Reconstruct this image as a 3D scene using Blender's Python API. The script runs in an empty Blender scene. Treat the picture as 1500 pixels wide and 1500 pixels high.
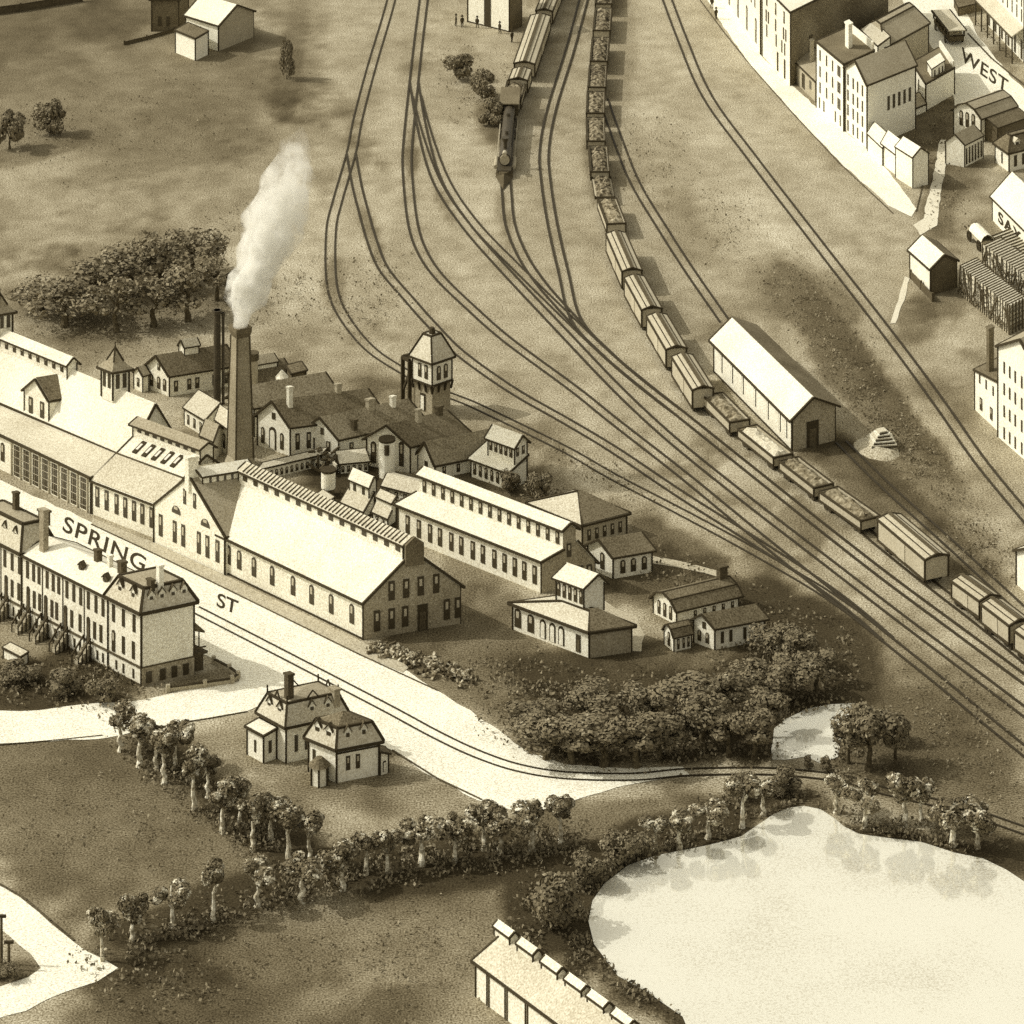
import bpy, bmesh, math, random
import numpy as np
from mathutils import Vector, Matrix, noise

random.seed(7)
scene = bpy.context.scene
COL = scene.collection

# ------------------------------------------------------------------ survey grid
# plan coordinates were measured on the view; S() is picture units per metre, P() turns a measured
# spot at height z into a point of the site
CX, YH, FOC, HC = 750.0, -1825.0, 5700.0, 231.0
def S(y, z=0.0): return (y - YH) / (HC - z)
def P(x, y, z=0.0):
    s = S(y, z)
    return Vector(((x - CX) / s, FOC / s, z))

# ------------------------------------------------------------------ materials
def sep(t):
    t1 = min(1, t); return (t, t * (0.735 + 0.25 * t1 ** 0.5), t * (0.355 + 0.50 * t1 ** 0.6), 1)

def base_nodes(name, rough=0.9, spec=0.15):
    m = bpy.data.materials.new(name); m.use_nodes = True
    nt = m.node_tree; b = nt.nodes['Principled BSDF']
    b.inputs['Roughness'].default_value = rough
    b.inputs['Specular IOR Level'].default_value = spec
    return m, nt, b

def noise_node(nt, vec, scale, detail=3.0, rough=0.6):
    n = nt.nodes.new('ShaderNodeTexNoise')
    n.inputs['Scale'].default_value = scale; n.inputs['Detail'].default_value = detail
    n.inputs['Roughness'].default_value = rough
    nt.links.new(vec, n.inputs['Vector'])
    return n.outputs['Fac']

def mathn(nt, op, a, b=None, clamp=False):
    n = nt.nodes.new('ShaderNodeMath'); n.operation = op; n.use_clamp = clamp
    for i, v in enumerate((a, b)):
        if v is None: continue
        if isinstance(v, (int, float)): n.inputs[i].default_value = v
        else: nt.links.new(v, n.inputs[i])
    return n.outputs[0]

def ramp_sep(nt, fac):
    r = nt.nodes.new('ShaderNodeValToRGB'); e = r.color_ramp.elements
    stops = [0.0, 0.06, 0.15, 0.3, 0.5, 0.75, 1.0]
    while len(e) < len(stops): e.new(0.5)
    for el, s in zip(e, stops): el.position = s; el.color = sep(max(s, 0.02))
    nt.links.new(fac, r.inputs[0])
    return r.outputs[0]

def grained(nt, tone, grain, wash, pos, gs=5.0, ws=0.16):
    """tone x (1 + grain*(fine noise) + wash*(coarse noise))"""
    g1 = noise_node(nt, pos, gs, 1.0, 0.6)
    g2 = noise_node(nt, pos, ws, 4.0, 0.6)
    k = mathn(nt, 'MULTIPLY', mathn(nt, 'SUBTRACT', g1, 0.5), grain * 7.0)
    w = mathn(nt, 'MULTIPLY', mathn(nt, 'SUBTRACT', g2, 0.5), wash * 4.0)
    f = mathn(nt, 'ADD', mathn(nt, 'ADD', k, w), 1.0)
    f = mathn(nt, 'MAXIMUM', f, 0.18)
    return mathn(nt, 'MULTIPLY', tone, f) if not isinstance(tone, (int, float)) else mathn(nt, 'MULTIPLY', f, tone)

def tone_mat(name, t, grain=0.16, wash=0.10, rough=0.9, spec=0.12, gs=5.0):
    m, nt, b = base_nodes(name, rough, spec)
    pos = nt.nodes.new('ShaderNodeNewGeometry').outputs['Position']
    f = grained(nt, t, grain, wash, pos, gs)
    nt.links.new(ramp_sep(nt, f), b.inputs['Base Color'])
    return m

M = {}
M['wall'] = tone_mat('pale_limewash', 0.82, 0.16, 0.10)
M['wall_cream'] = tone_mat('cream_stucco', 0.88, 0.14, 0.08)
M['wall_grey'] = tone_mat('weathered_board', 0.40, 0.16, 0.12)
M['wall_dark'] = tone_mat('dark_brick_and_shade', 0.15, 0.22, 0.25)
M['brick_mid'] = tone_mat('mottled_brick_and_shade', 0.34, 0.22, 0.30)
M['roof_white'] = tone_mat('whitened_sheet_roof', 0.78, 0.14, 0.10)
M['roof_light'] = tone_mat('pale_slate_roof', 0.58, 0.18, 0.14)
M['roof_grey'] = tone_mat('grey_slate_roof', 0.36, 0.18, 0.15)
M['roof_dark'] = tone_mat('dark_slate_and_shade', 0.17, 0.30, 0.30)
M['roof_mid'] = tone_mat('sooty_slate_roof', 0.24, 0.30, 0.34)
M['flank'] = tone_mat('shade_toned_flank', 0.20, 0.28, 0.34)  # dark tone paints in the shade on the tall block's side
M['ink'] = tone_mat('tarred_timber', 0.055, 0.20, 0.1)
M['ink2'] = tone_mat('dark_stained_timber', 0.10, 0.25, 0.2)
M['rail'] = tone_mat('rusted_iron_rail', 0.03, 0.3, 0.2, 0.6, 0.2)
M['glass'] = tone_mat('dark_window_glass', 0.055, 0.1, 0.1, 0.3, 0.4)
M['pane'] = tone_mat('pale_paint_and_glint', 0.46, 0.15, 0.1, 0.4, 0.4)
M['iron'] = tone_mat('black_iron', 0.05, 0.3, 0.3, 0.55, 0.4)
M['coal'] = tone_mat('mixed_coal', 0.16, 0.75, 0.4, 0.8, 0.2, 1.6)
M['timber'] = tone_mat('sawn_timber', 0.6, 0.18, 0.12)
M['rubble'] = tone_mat('mixed_scrap', 0.32, 0.7, 0.3, 0.9, 0.1, 1.8)
M['car_wall'] = tone_mat('boxcar_side_paint', 0.44, 0.14, 0.12)
M['car_roof'] = tone_mat('boxcar_roof_paint', 0.47, 0.14, 0.10)
M['stone'] = tone_mat('rough_stone', 0.24, 0.4, 0.3, 0.9, 0.1, 1.8)
M['road'] = tone_mat('pale_dirt_road', 0.86, 0.20, 0.08)
M['walk'] = tone_mat('plank_sidewalk', 0.47, 0.20, 0.10)
M['path'] = tone_mat('pale_trodden_path', 0.68, 0.12, 0.08)
M['kerb'] = tone_mat('dark_kerb_stone', 0.09, 0.35, 0.3)
M['paint'] = tone_mat('black_road_paint', 0.045, 0.25, 0.2)
M['cloth'] = tone_mat('dark_cloth', 0.06, 0.1, 0.1)
M['bark'] = tone_mat('pale_bark', 0.55, 0.35, 0.3, 0.9, 0.1, 2.5)
M['bark_dark'] = tone_mat('dark_bark', 0.10, 0.35, 0.3, 0.9, 0.1, 2.5)

def leaf_mat(name, lo, hi, thr):
    m, nt, b = base_nodes(name, 0.8, 0.1)
    pos = nt.nodes.new('ShaderNodeNewGeometry').outputs['Position']
    g1 = noise_node(nt, pos, 0.9, 2.0, 0.5)
    g2 = noise_node(nt, pos, 5.0, 2.0, 0.7)
    f = mathn(nt, 'ADD', mathn(nt, 'MULTIPLY', g1, 0.75), mathn(nt, 'MULTIPLY', g2, 0.25))
    mr = nt.nodes.new('ShaderNodeMapRange')
    mr.inputs['From Min'].default_value = thr; mr.inputs['From Max'].default_value = thr + 0.10
    mr.inputs['To Min'].default_value = lo; mr.inputs['To Max'].default_value = hi
    nt.links.new(f, mr.inputs['Value'])
    nt.links.new(ramp_sep(nt, mr.outputs['Result']), b.inputs['Base Color'])
    return m
M['leaf'] = leaf_mat('highlight_mottled_foliage', 0.165, 0.72, 0.52)  # pale clumps paint highlights into the crown colour
M['leaf_dark'] = leaf_mat('dark_foliage', 0.19, 0.36, 0.57)
M['leaf_soft'] = leaf_mat('dusty_foliage', 0.20, 0.36, 0.52)

# ------------------------------------------------------------------ mesh builder
class MB:
    def __init__(s): s.v = []; s.f = []; s.m = []
    def face(s, pts, mi=0):
        i = len(s.v); s.v += [Vector(p) for p in pts]
        s.f.append(list(range(i, i + len(pts)))); s.m.append(mi)
    def mesh(s, pts, faces, mi=0):
        i = len(s.v); s.v += [Vector(p) for p in pts]
        for f in faces: s.f.append([i + k for k in f]); s.m.append(mi)
    def prism(s, poly, vec, mi=0):
        n = len(poly); vec = Vector(vec)
        a = [Vector(p) for p in poly]; b = [p + vec for p in a]
        fs = [list(range(n))[::-1], list(range(n, 2 * n))]
        for i in range(n):
            j = (i + 1) % n; fs.append([i, j, n + j, n + i])
        s.mesh(a + b, fs, mi)
    def hexa(s, b4, t4, mi=0):
        s.mesh(list(b4) + list(t4), [[3, 2, 1, 0], [4, 5, 6, 7], [0, 1, 5, 4], [1, 2, 6, 5], [2, 3, 7, 6], [3, 0, 4, 7]], mi)
    def box(s, o, u, v, w, mi=0):
        o, u, v, w = map(Vector, (o, u, v, w))
        s.hexa([o, o + u, o + u + v, o + v], [o + w, o + u + w, o + u + v + w, o + v + w], mi)
    def beam(s, a, b, w=0.18, h=None, mi=0):
        if h is None and .08 < w < .3: w *= 1.2
        a, b = Vector(a), Vector(b); d = b - a
        if d.length < 1e-5: return
        h = h or w
        side = d.cross(Vector((0, 0, 1)))
        if side.length < 1e-4 * d.length: side = Vector((1, 0.3, 0))
        side.normalize(); up = side.cross(d).normalized()
        si, u2 = side * w / 2, up * h / 2
        s.hexa([a - si - u2, a + si - u2, a + si + u2, a - si + u2], [b - si - u2, b + si - u2, b + si + u2, b - si + u2], mi)
    def cyl(s, a, b, r0, r1=None, n=12, mi=0, caps=True):
        a, b = Vector(a), Vector(b); d = (b - a).normalized()
        r1 = r0 if r1 is None else r1
        t = Vector((0, 0, 1)) if abs(d.z) < 0.9 else Vector((1, 0, 0))
        x = d.cross(t).normalized(); y = d.cross(x)
        p = [a + (x * math.cos(k * 2 * math.pi / n) + y * math.sin(k * 2 * math.pi / n)) * r0 for k in range(n)]
        q = [b + (x * math.cos(k * 2 * math.pi / n) + y * math.sin(k * 2 * math.pi / n)) * r1 for k in range(n)]
        fs = [[k, (k + 1) % n, n + (k + 1) % n, n + k] for k in range(n)]
        if caps: fs += [list(range(n))[::-1], list(range(n, 2 * n))]
        s.mesh(p + q, fs, mi)
    def build(s, name, mats, parent=None, org=Vector((0, 0, 0)), loc=None, rz=0):
        me = bpy.data.meshes.new(name)
        org = Vector(org)
        me.from_pydata([tuple(p - org) for p in s.v], [], s.f)
        if not isinstance(mats, (list, tuple)): mats = [mats]
        for m in mats: me.materials.append(m)
        if len(mats) > 1: me.polygons.foreach_set('material_index', s.m)
        bm = bmesh.new(); bm.from_mesh(me); bmesh.ops.recalc_face_normals(bm, faces=bm.faces); bm.to_mesh(me); bm.free()
        me.update()
        return link(name, me, parent, loc, rz)

def link(name, me, parent=None, loc=None, rz=0):
    o = bpy.data.objects.new(name, me); COL.objects.link(o)
    if parent: o.parent = parent
    if loc is not None: o.location = loc
    if rz: o.rotation_euler = (0, 0, rz)
    return o

def tag(o, label=None, cat=None, group=None, kind=None):
    if label: o['label'] = label
    if cat: o['category'] = cat
    if group: o['group'] = group
    if kind: o['kind'] = kind
    return o

def thing(name, label, cat, loc=(0, 0, 0), group=None):
    o = bpy.data.objects.new(name, None); COL.objects.link(o); o.location = loc
    o.empty_display_size = 0.5
    return tag(o, label, cat, group)

def copy_tree(o, parent=None):
    c = o.copy(); COL.objects.link(c)
    if parent: c.parent = parent
    for ch in list(o.children): copy_tree(ch, c)
    return c

# ------------------------------------------------------------------ windows (local: x along wall, -y outward, z up)
_wc = {}
def win_meshes(w, h, style):
    key = (round(w, 1), round(h, 1), style)
    if key in _wc: return _wc[key]
    w, h = max(key[0], 0.3), max(key[1], 0.3)
    def poly(w, h, z0, arch):
        if not arch: return [(-w / 2, z0), (w / 2, z0), (w / 2, z0 + h), (-w / 2, z0 + h)]
        p = [(-w / 2, z0), (w / 2, z0)]
        for k in range(7):
            a = math.pi * k / 6
            p.append((math.cos(a) * w / 2, z0 + h - w / 2 + math.sin(a) * w / 2))
        return p
    arch = style in ('arch', 'archdoor', 'archline')
    def pr(poly2, y0, y1):
        b = MB(); b.prism([(x, y0, z) for x, z in poly2], (0, y1 - y0, 0))
        me = bpy.data.meshes.new('window'); me.from_pydata([tuple(p) for p in b.v], [], b.f)
        bm = bmesh.new(); bm.from_mesh(me); bmesh.ops.recalc_face_normals(bm, faces=bm.faces); bm.to_mesh(me); bm.free()
        return me
    a = pr(poly(w, h, 0, arch), -0.07, 0.05)
    if style in ('line', 'archline'):       # dark frame round a pale leaf
        a.materials.append(M['ink']); p = pr(poly(w * 0.66, h * 0.86, 0.02, arch), -0.10, -0.04); p.materials.append(M['wall'])
    elif style in ('door', 'archdoor'):
        a.materials.append(M['ink']); p = pr(poly(w * 0.6, h * 0.7, 0.05, False), -0.10, -0.04); p.materials.append(M['ink2'])
    elif style == 'plain':
        a.materials.append(M['glass']); p = None
    else:
        a.materials.append(M['glass']); p = pr(poly(w * 0.42, h * 0.36, h * 0.52, False), -0.10, -0.04); p.materials.append(M['pane'])  # pale block paints the highlight on the dark glass
    _wc[key] = (a, p)
    return _wc[key]

# ------------------------------------------------------------------ buildings
class Frame:
    """plan frame of a building: A near corner, A->B along the ridge, A->C along the gable (all measured on the ground)"""
    def __init__(s, root, A, B, C, z=0.0):
        s.root = root
        s.A = P(*A) if not isinstance(A, Vector) else A.copy()
        B = P(*B) if not isinstance(B, Vector) else B
        C = P(*C) if not isinstance(C, Vector) else C
        s.U = B - s.A; s.V = C - s.A
        s.sc = FOC / s.A.y
        s.org = root.location.copy()
        s.z = z
    def pt(s, u, v, z): return s.A + s.U * u + s.V * v + Vector((0, 0, z))
    def h(s, px): return px / s.sc

    def profile(s, prof, u0=0.0, u1=1.0, wall='wall', roof='roof_white', z0=0.0, over=0.35, wname='wall', rname='roof',
                tw=0.2, trim=True, ends=(True, True), tname='trim', th=0.18, base=False):
        pr = [(v, s.h(z)) for v, z in prof]; zb = s.h(z0)
        b = MB()
        poly = [s.pt(u0, pr[0][0], zb)] + [s.pt(u0, v, z) for v, z in pr] + [s.pt(u0, pr[-1][0], zb)]
        b.prism(poly, s.U * (u1 - u0))
        b.build(wname, M[wall], s.root, s.org)
        lu = s.U.length; lv = s.V.length
        o0, o1 = over / lu * (1 if ends[0] else 0), over / lu * (1 if ends[1] else 0)
        r = MB(); t = MB()
        n = len(pr)
        for i in range(n - 1):
            (va, za), (vb, zb2) = pr[i], pr[i + 1]
            if abs(vb - va) < 1e-6: continue
            eave_a = za <= zb2 and (i == 0 or abs(pr[i - 1][0] - va) < 1e-6)
            eave_b = zb2 <= za and (i + 2 == n or abs(pr[i + 2][0] - vb) < 1e-6)
            dv = vb - va; sl = (zb2 - za) / dv
            ea, eb = (over / lv if eave_a else 0), (over / lv if eave_b else 0)
            va2, vb2 = va - ea, vb + eb
            za2, zb3 = za - ea * sl + 0.02, zb2 + eb * sl + 0.02
            q = [s.pt(u0 - o0, va2, za2), s.pt(u1 + o1, va2, za2), s.pt(u1 + o1, vb2, zb3), s.pt(u0 - o0, vb2, zb3)]
            r.hexa(q, [p + Vector((0, 0, th)) for p in q])
            if trim:
                up = Vector((0, 0, th * 0.5))
                T = [p + up for p in q]
                if eave_a or not eave_b: t.beam(T[0], T[1], tw)
                if eave_b or abs(sl) < 1e-6 : t.beam(T[3], T[2], tw)
                if eave_a and eave_b is False and i + 2 == n: t.beam(T[3], T[2], tw)
                t.beam(T[0], T[3], tw); t.beam(T[1], T[2], tw)
        r.build(rname, M[roof], s.root, s.org)
        if trim:
            for u in (u0, u1):
                for v, z in (pr[0], pr[-1]):
                    t.beam(s.pt(u, v, zb), s.pt(u, v, z), tw * 0.8)
            if base:
                t.beam(s.pt(u0, pr[0][0], zb + .1), s.pt(u1, pr[0][0], zb + .1), tw * 0.8)
            t.build(tname, M['ink'], s.root, s.org)
        return s

    def frustum(s, e, r, iu0, iu1, iv0, iv1, u0=0.0, u1=1.0, v0=0.0, v1=1.0, wall='wall', roof='roof_light', top=None, over=0.35,
                z0=0.0, tw=0.2, wname='wall', rname='roof', tname='trim', walls=True, cap='roof_grey', capr=None):
        """walls up to e; roof slopes from the eaves to a rectangle inset by i* (fractions) at r; optional low cap above"""
        e, r, zb = s.h(e), s.h(r), s.h(z0)
        lu, lv = s.U.length, s.V.length
        if walls:
            b = MB(); b.hexa([s.pt(u0, v0, zb), s.pt(u1, v0, zb), s.pt(u1, v1, zb), s.pt(u0, v1, zb)],
                             [s.pt(u0, v0, e), s.pt(u1, v0, e), s.pt(u1, v1, e), s.pt(u0, v1, e)])
            b.build(wname, M[wall], s.root, s.org)
        ou, ov = over / lu, over / lv
        E = [s.pt(u0 - ou, v0 - ov, e), s.pt(u1 + ou, v0 - ov, e), s.pt(u1 + ou, v1 + ov, e), s.pt(u0 - ou, v1 + ov, e)]
        E2 = [p + Vector((0, 0, 0.2)) for p in E]
        T = [s.pt(u0 + iu0, v0 + iv0, r), s.pt(u1 - iu1, v0 + iv0, r), s.pt(u1 - iu1, v1 - iv1, r), s.pt(u0 + iu0, v1 - iv1, r)]
        q = MB()
        q.hexa(E, E2)
        q.mesh(E2 + T, [[0, 1, 5, 4], [1, 2, 6, 5], [2, 3, 7, 6], [3, 0, 4, 7], [4, 5, 6, 7]])
        q.build(rname, M[roof], s.root, s.org)
        t = MB()
        for i in range(4):
            j = (i + 1) % 4
            t.beam(E2[i] - Vector((0, 0, .1)), E2[j] - Vector((0, 0, .1)), tw * 1.15)
            t.beam(E2[i], T[i], tw)
            t.beam(T[i], T[j], tw)
        if walls:
            for u, v in ((u0, v0), (u1, v0), (u0, v1)): t.beam(s.pt(u, v, zb), s.pt(u, v, e), tw * 0.8)
        t.build(tname, M['ink'], s.root, s.org)
        if capr:
            c = (T[0] + T[2]) / 2; c.z = s.h(capr)
            k = MB(); Tz = [p + Vector((0, 0, .02)) for p in T]; k.mesh(Tz + [c], [[0, 1, 4], [1, 2, 4], [2, 3, 4], [3, 0, 4]])
            k.build('roof_cap', M[cap], s.root, s.org)
        return s

    def _nrm(s, d, side):
        n = Vector((d.y, -d.x, 0)).normalized()
        c = s.pt(0.5, 0.5, 0)
        if n.dot(side - c) < 0: n = -n
        return n

    def wins(s, wall, ts, z0, z1, wpx, style='rect', at=0.0, name='window'):
        """windows at fractions ts along 'front' (v = at) or 'end' (u = at)"""
        out = []
        zb, ht, w = s.h(z0), s.h(z1 - z0), s.h(wpx)
        d = s.U if wall == 'front' else s.V
        for t in ts:
            p = s.pt(t, at, zb) if wall == 'front' else s.pt(at, t, zb)
            side = p if abs(at - 0.5) > 0.01 else p
            n = s._nrm(d, p)
            # outward is -y of the local frame
            rz = math.atan2(n.x, -n.y)
            a, q = win_meshes(w, ht, style)
            nm = 'door' if 'door' in style and name == 'window' else name
            o = link(nm, a, s.root, p - s.org, rz)
            if q: link('door_panel' if 'door' in style else 'panel_and_glint', q, o)
            out.append(o)
        return out

    def chimney(s, u, v, z0, z1, w=10, d=None, mat='ink2', name='chimney', cap=True):
        a, b = s.h(z0), s.h(z1); w = s.h(w); d = s.h(d) if d else w
        c = s.pt(u, v, 0)
        ud, vd = s.U.normalized(), s.V.normalized()
        k = MB(); k.box(c - ud * w / 2 - vd * d / 2 + Vector((0, 0, a)), ud * w, vd * d, (0, 0, b - a))
        if cap: k.box(c - ud * w * .62 - vd * d * .62 + Vector((0, 0, b)), ud * w * 1.24, vd * d * 1.24, (0, 0, 0.25))
        return k.build(name, M[mat], s.root, s.org)

    def cbox(s, name, u0, u1, v0, v1, z0, z1, mat, trim=False):
        k = MB(); a, b = s.h(z0), s.h(z1)
        k.hexa([s.pt(u0, v0, a), s.pt(u1, v0, a), s.pt(u1, v1, a), s.pt(u0, v1, a)], [s.pt(u0, v0, b), s.pt(u1, v0, b), s.pt(u1, v1, b), s.pt(u0, v1, b)])
        return k.build(name, M[mat], s.root, s.org)

    def dormer(s, u, v, z0, z1, wpx, dpx, wall='front', mat='wall', roof='ink2', name='dormer'):
        """small roofed dormer facing the front (v=0) or the end (u=0)"""
        w, h, d = s.h(wpx), s.h(z1 - z0), s.h(dpx)
        along = (s.U if wall == 'front' else s.V).normalized()
        n = s._nrm(s.U if wall == 'front' else s.V, s.pt(u, v, 0))
        p = s.pt(u, v, s.h(z0))
        k = MB()
        f = [p - along * w / 2, p + along * w / 2, p + along * w / 2 + Vector((0, 0, h)), p + Vector((0, 0, h * 1.35)), p - along * w / 2 + Vector((0, 0, h))]
        k.prism(f, -n * d)
        o = k.build(name, M[mat], s.root, s.org)
        r = MB()
        for sg in (-1, 1):
            e = p + along * (sg * w * 0.62) + Vector((0, 0, h * 0.93)); c = p + Vector((0, 0, h * 1.42))
            q = [e + n * .15, c + n * .15, c - n * d, e - n * d]
            r.hexa(q, [x + Vector((0, 0, .14)) for x in q])
        r.build('dormer_roof', M[roof], o, s.org)
        a, q2 = win_meshes(w * 0.55, h * 0.8, 'plain')
        link('dormer_window', a, o, p + Vector((0, 0, h * .1)) - s.org, math.atan2(n.x, -n.y))
        return o

def bld(name, label, cat, A, B, C, group=None):
    a = P(*A) if not isinstance(A, Vector) else A
    root = thing(name, label, cat, a, group)
    return Frame(root, A, B, C)

def gable(e, r): return [(0, e), (0.5, r), (1, e)]
def lin(a, b, n): return [a + (b - a) * i / (n - 1) for i in range(n)] if n > 1 else [a]

def slope(fr, q, name='rear_roof_shade', mat='roof_dark', lift=.07):
    """dark sheet laid on one slope to paint in its shade: q = four (u, v, z px) corners"""
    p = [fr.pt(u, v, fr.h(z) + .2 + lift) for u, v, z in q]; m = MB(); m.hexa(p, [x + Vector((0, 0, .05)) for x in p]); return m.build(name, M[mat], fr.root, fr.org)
SUN_E, SKY_E, EXPO = 2.2, 0.15, 0.13
# ================================================================== SETTING
# ---- ground: one sheet to the horizon, with turf, bare earth and painted shade mapped per vertex
def fbm2(x, y, seed=0.0):
    """cheap value noise, numpy"""
    def vn(x, y):
        xi, yi = np.floor(x), np.floor(y); xf, yf = x - xi, y - yi
        def hsh(a, b): 
            v = np.sin(a * 127.1 + b * 311.7 + seed * 17.3) * 43758.5453
            return v - np.floor(v)
        u, w = xf * xf * (3 - 2 * xf), yf * yf * (3 - 2 * yf)
        return (hsh(xi, yi) * (1 - u) + hsh(xi + 1, yi) * u) * (1 - w) + (hsh(xi, yi + 1) * (1 - u) + hsh(xi + 1, yi + 1) * u) * w
    return 0.5 * vn(x, y) + 0.25 * vn(x * 2.1, y * 2.1) + 0.15 * vn(x * 4.3, y * 4.3) + 0.1 * vn(x * 9, y * 9)

# (x, y, rx, ry, turn in degrees, tone, strength): patches of turf, weeds, cinders, bare earth and painted shade, laid one over another
PATCHES = [
    (160, 150, 330, 190, 0, .185, .92), (260, 230, 150, 40, -12, .16, .5), (330, 150, 120, 40, -20, .15, .5), (430, 70, 55, 130, 5, .20, .7), (60, 320, 190, 90, -8, .33, .8), (250, 300, 160, 60, -10, .30, .6),
    (205, 425, 165, 90, -12, .15, .75), (130, 455, 120, 60, 0, .16, .6), (300, 520, 120, 60, 0, .30, .5), (100, 20, 180, 35, -6, .13, .8), (60, 95, 120, 14, -14, .14, .6),
    (330, 90, 50, 16, -18, .14, .5), (40, 225, 90, 14, -14, .15, .7), (420, 250, 60, 90, 0, .33, .6), (420, 120, 22, 55, 10, .12, .7),
    (900, 240, 55, 45, 0, .24, .7), (905, 60, 28, 110, 0, .22, .7), (820, 280, 60, 60, 0, .30, .5), (1010, 330, 40, 70, -25, .24, .7), (980, 190, 80, 50, 0, .36, .5),
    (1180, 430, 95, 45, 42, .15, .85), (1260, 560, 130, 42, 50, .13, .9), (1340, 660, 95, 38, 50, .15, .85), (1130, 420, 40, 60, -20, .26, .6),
    (1265, 700, 120, 36, 38, .12, .9), (1345, 745, 120, 20, 38, .14, .85), (1420, 790, 70, 30, 45, .20, .8), (1440, 720, 60, 40, 45, .27, .7), (1430, 850, 80, 16, 42, .13, .8),  # leading dark patch paints a shadow beside the tracks
    (1360, 180, 45, 60, 20, .13, .9), (1390, 290, 45, 65, 20, .15, .9), (1190, 90, 40, 70, 0, .15, .6), (1345, 470, 26, 30, 20, .20, .7),
    (1400, 560, 70, 60, 0, .30, .6), (1440, 320, 40, 40, 0, .40, .6),
    (560, 640, 190, 80, 12, .22, .8), (545, 725, 130, 48, 24, .055, .95), (310, 610, 90, 45, 20, .36, .7), (700, 760, 160, 40, 24, .16, .7), (800, 720, 110, 36, 26, .16, .8),
    (690, 820, 60, 60, 0, .22, .8), (990, 800, 120, 28, 30, .11, .9), (960, 845, 150, 60, 20, .08, .9), (650, 930, 100, 25, -14, .07, .9), (720, 930, 110, 60, 0, .17, .85),  # slanted strip at the hall gable paints its cast shadow
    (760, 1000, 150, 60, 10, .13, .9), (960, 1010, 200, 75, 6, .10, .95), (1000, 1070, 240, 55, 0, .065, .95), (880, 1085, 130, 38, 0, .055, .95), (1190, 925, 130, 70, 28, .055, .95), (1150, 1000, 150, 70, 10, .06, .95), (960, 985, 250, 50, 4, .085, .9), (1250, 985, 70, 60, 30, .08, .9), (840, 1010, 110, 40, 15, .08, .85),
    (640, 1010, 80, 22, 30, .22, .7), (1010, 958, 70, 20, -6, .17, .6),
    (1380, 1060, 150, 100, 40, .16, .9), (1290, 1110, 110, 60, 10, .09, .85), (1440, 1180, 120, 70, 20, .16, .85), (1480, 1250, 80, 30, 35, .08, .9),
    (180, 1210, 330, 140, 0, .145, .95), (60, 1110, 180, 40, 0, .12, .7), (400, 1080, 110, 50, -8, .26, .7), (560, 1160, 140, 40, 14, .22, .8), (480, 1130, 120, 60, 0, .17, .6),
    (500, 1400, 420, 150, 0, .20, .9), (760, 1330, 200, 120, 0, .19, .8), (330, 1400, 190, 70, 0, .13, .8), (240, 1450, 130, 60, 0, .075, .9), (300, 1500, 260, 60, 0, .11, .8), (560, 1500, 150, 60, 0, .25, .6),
    (240, 1355, 120, 32, -14, .065, .9), (430, 1290, 200, 42, -14, .055, .95), (640, 1265, 200, 42, -8, .05, .95), (800, 1240, 110, 50, 0, .06, .9),  # dark bands paint shade under the lower tree row
    (260, 1110, 110, 30, 40, .06, .85), (350, 1195, 110, 30, 42, .055, .9), (430, 1240, 60, 40, 40, .055, .9),  # same painted shade under the slanting tree row
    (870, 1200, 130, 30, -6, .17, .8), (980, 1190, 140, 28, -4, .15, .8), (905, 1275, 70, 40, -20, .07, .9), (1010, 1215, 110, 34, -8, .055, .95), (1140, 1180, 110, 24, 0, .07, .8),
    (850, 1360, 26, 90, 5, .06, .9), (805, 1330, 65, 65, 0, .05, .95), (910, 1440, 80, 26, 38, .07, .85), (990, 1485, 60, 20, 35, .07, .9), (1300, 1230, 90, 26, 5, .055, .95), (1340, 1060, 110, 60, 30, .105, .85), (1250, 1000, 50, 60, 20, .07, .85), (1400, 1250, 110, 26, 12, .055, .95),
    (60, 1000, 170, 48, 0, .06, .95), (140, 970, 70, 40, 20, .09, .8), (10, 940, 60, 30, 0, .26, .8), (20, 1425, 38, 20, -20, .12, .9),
    (300, 995, 60, 10, -12, .16, .7),  # dark strip painted as the terrace's cast shadow
    (560, 260, 30, 150, 6, .43, .6), (690, 250, 45, 110, -8, .42, .6), (760, 470, 120, 40, 38, .41, .55), (1080, 270, 60, 120, -25, .43, .6), (1180, 330, 90, 60, 40, .42, .5), (460, 330, 45, 110, 8, .43, .6), (900, 620, 120, 26, 36, .41, .5), (660, 560, 70, 30, 30, .42, .5),
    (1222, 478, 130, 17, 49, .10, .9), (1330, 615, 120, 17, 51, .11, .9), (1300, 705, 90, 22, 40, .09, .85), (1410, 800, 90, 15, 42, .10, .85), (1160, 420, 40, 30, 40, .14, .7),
    (60, 60, 120, 26, -10, .12, .7), (150, 40, 60, 40, 0, .10, .7), (430, 60, 22, 70, 14, .13, .7), (330, 210, 70, 26, -15, .17, .6), (180, 250, 120, 16, -10, .18, .6), (40, 160, 60, 50, 0, .2, .6), (545, 345, 12, 60, -18, .16, .7), (490, 420, 16, 50, 0, .17, .7), (603, 230, 9, 40, 0, .12, .8), (650, 300, 10, 40, -30, .17, .7), (870, 245, 14, 60, -6, .15, .7), (740, 320, 10, 40, -10, .17, .6),
    (720, 180, 26, 40, -25, .10, .7),
]
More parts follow.
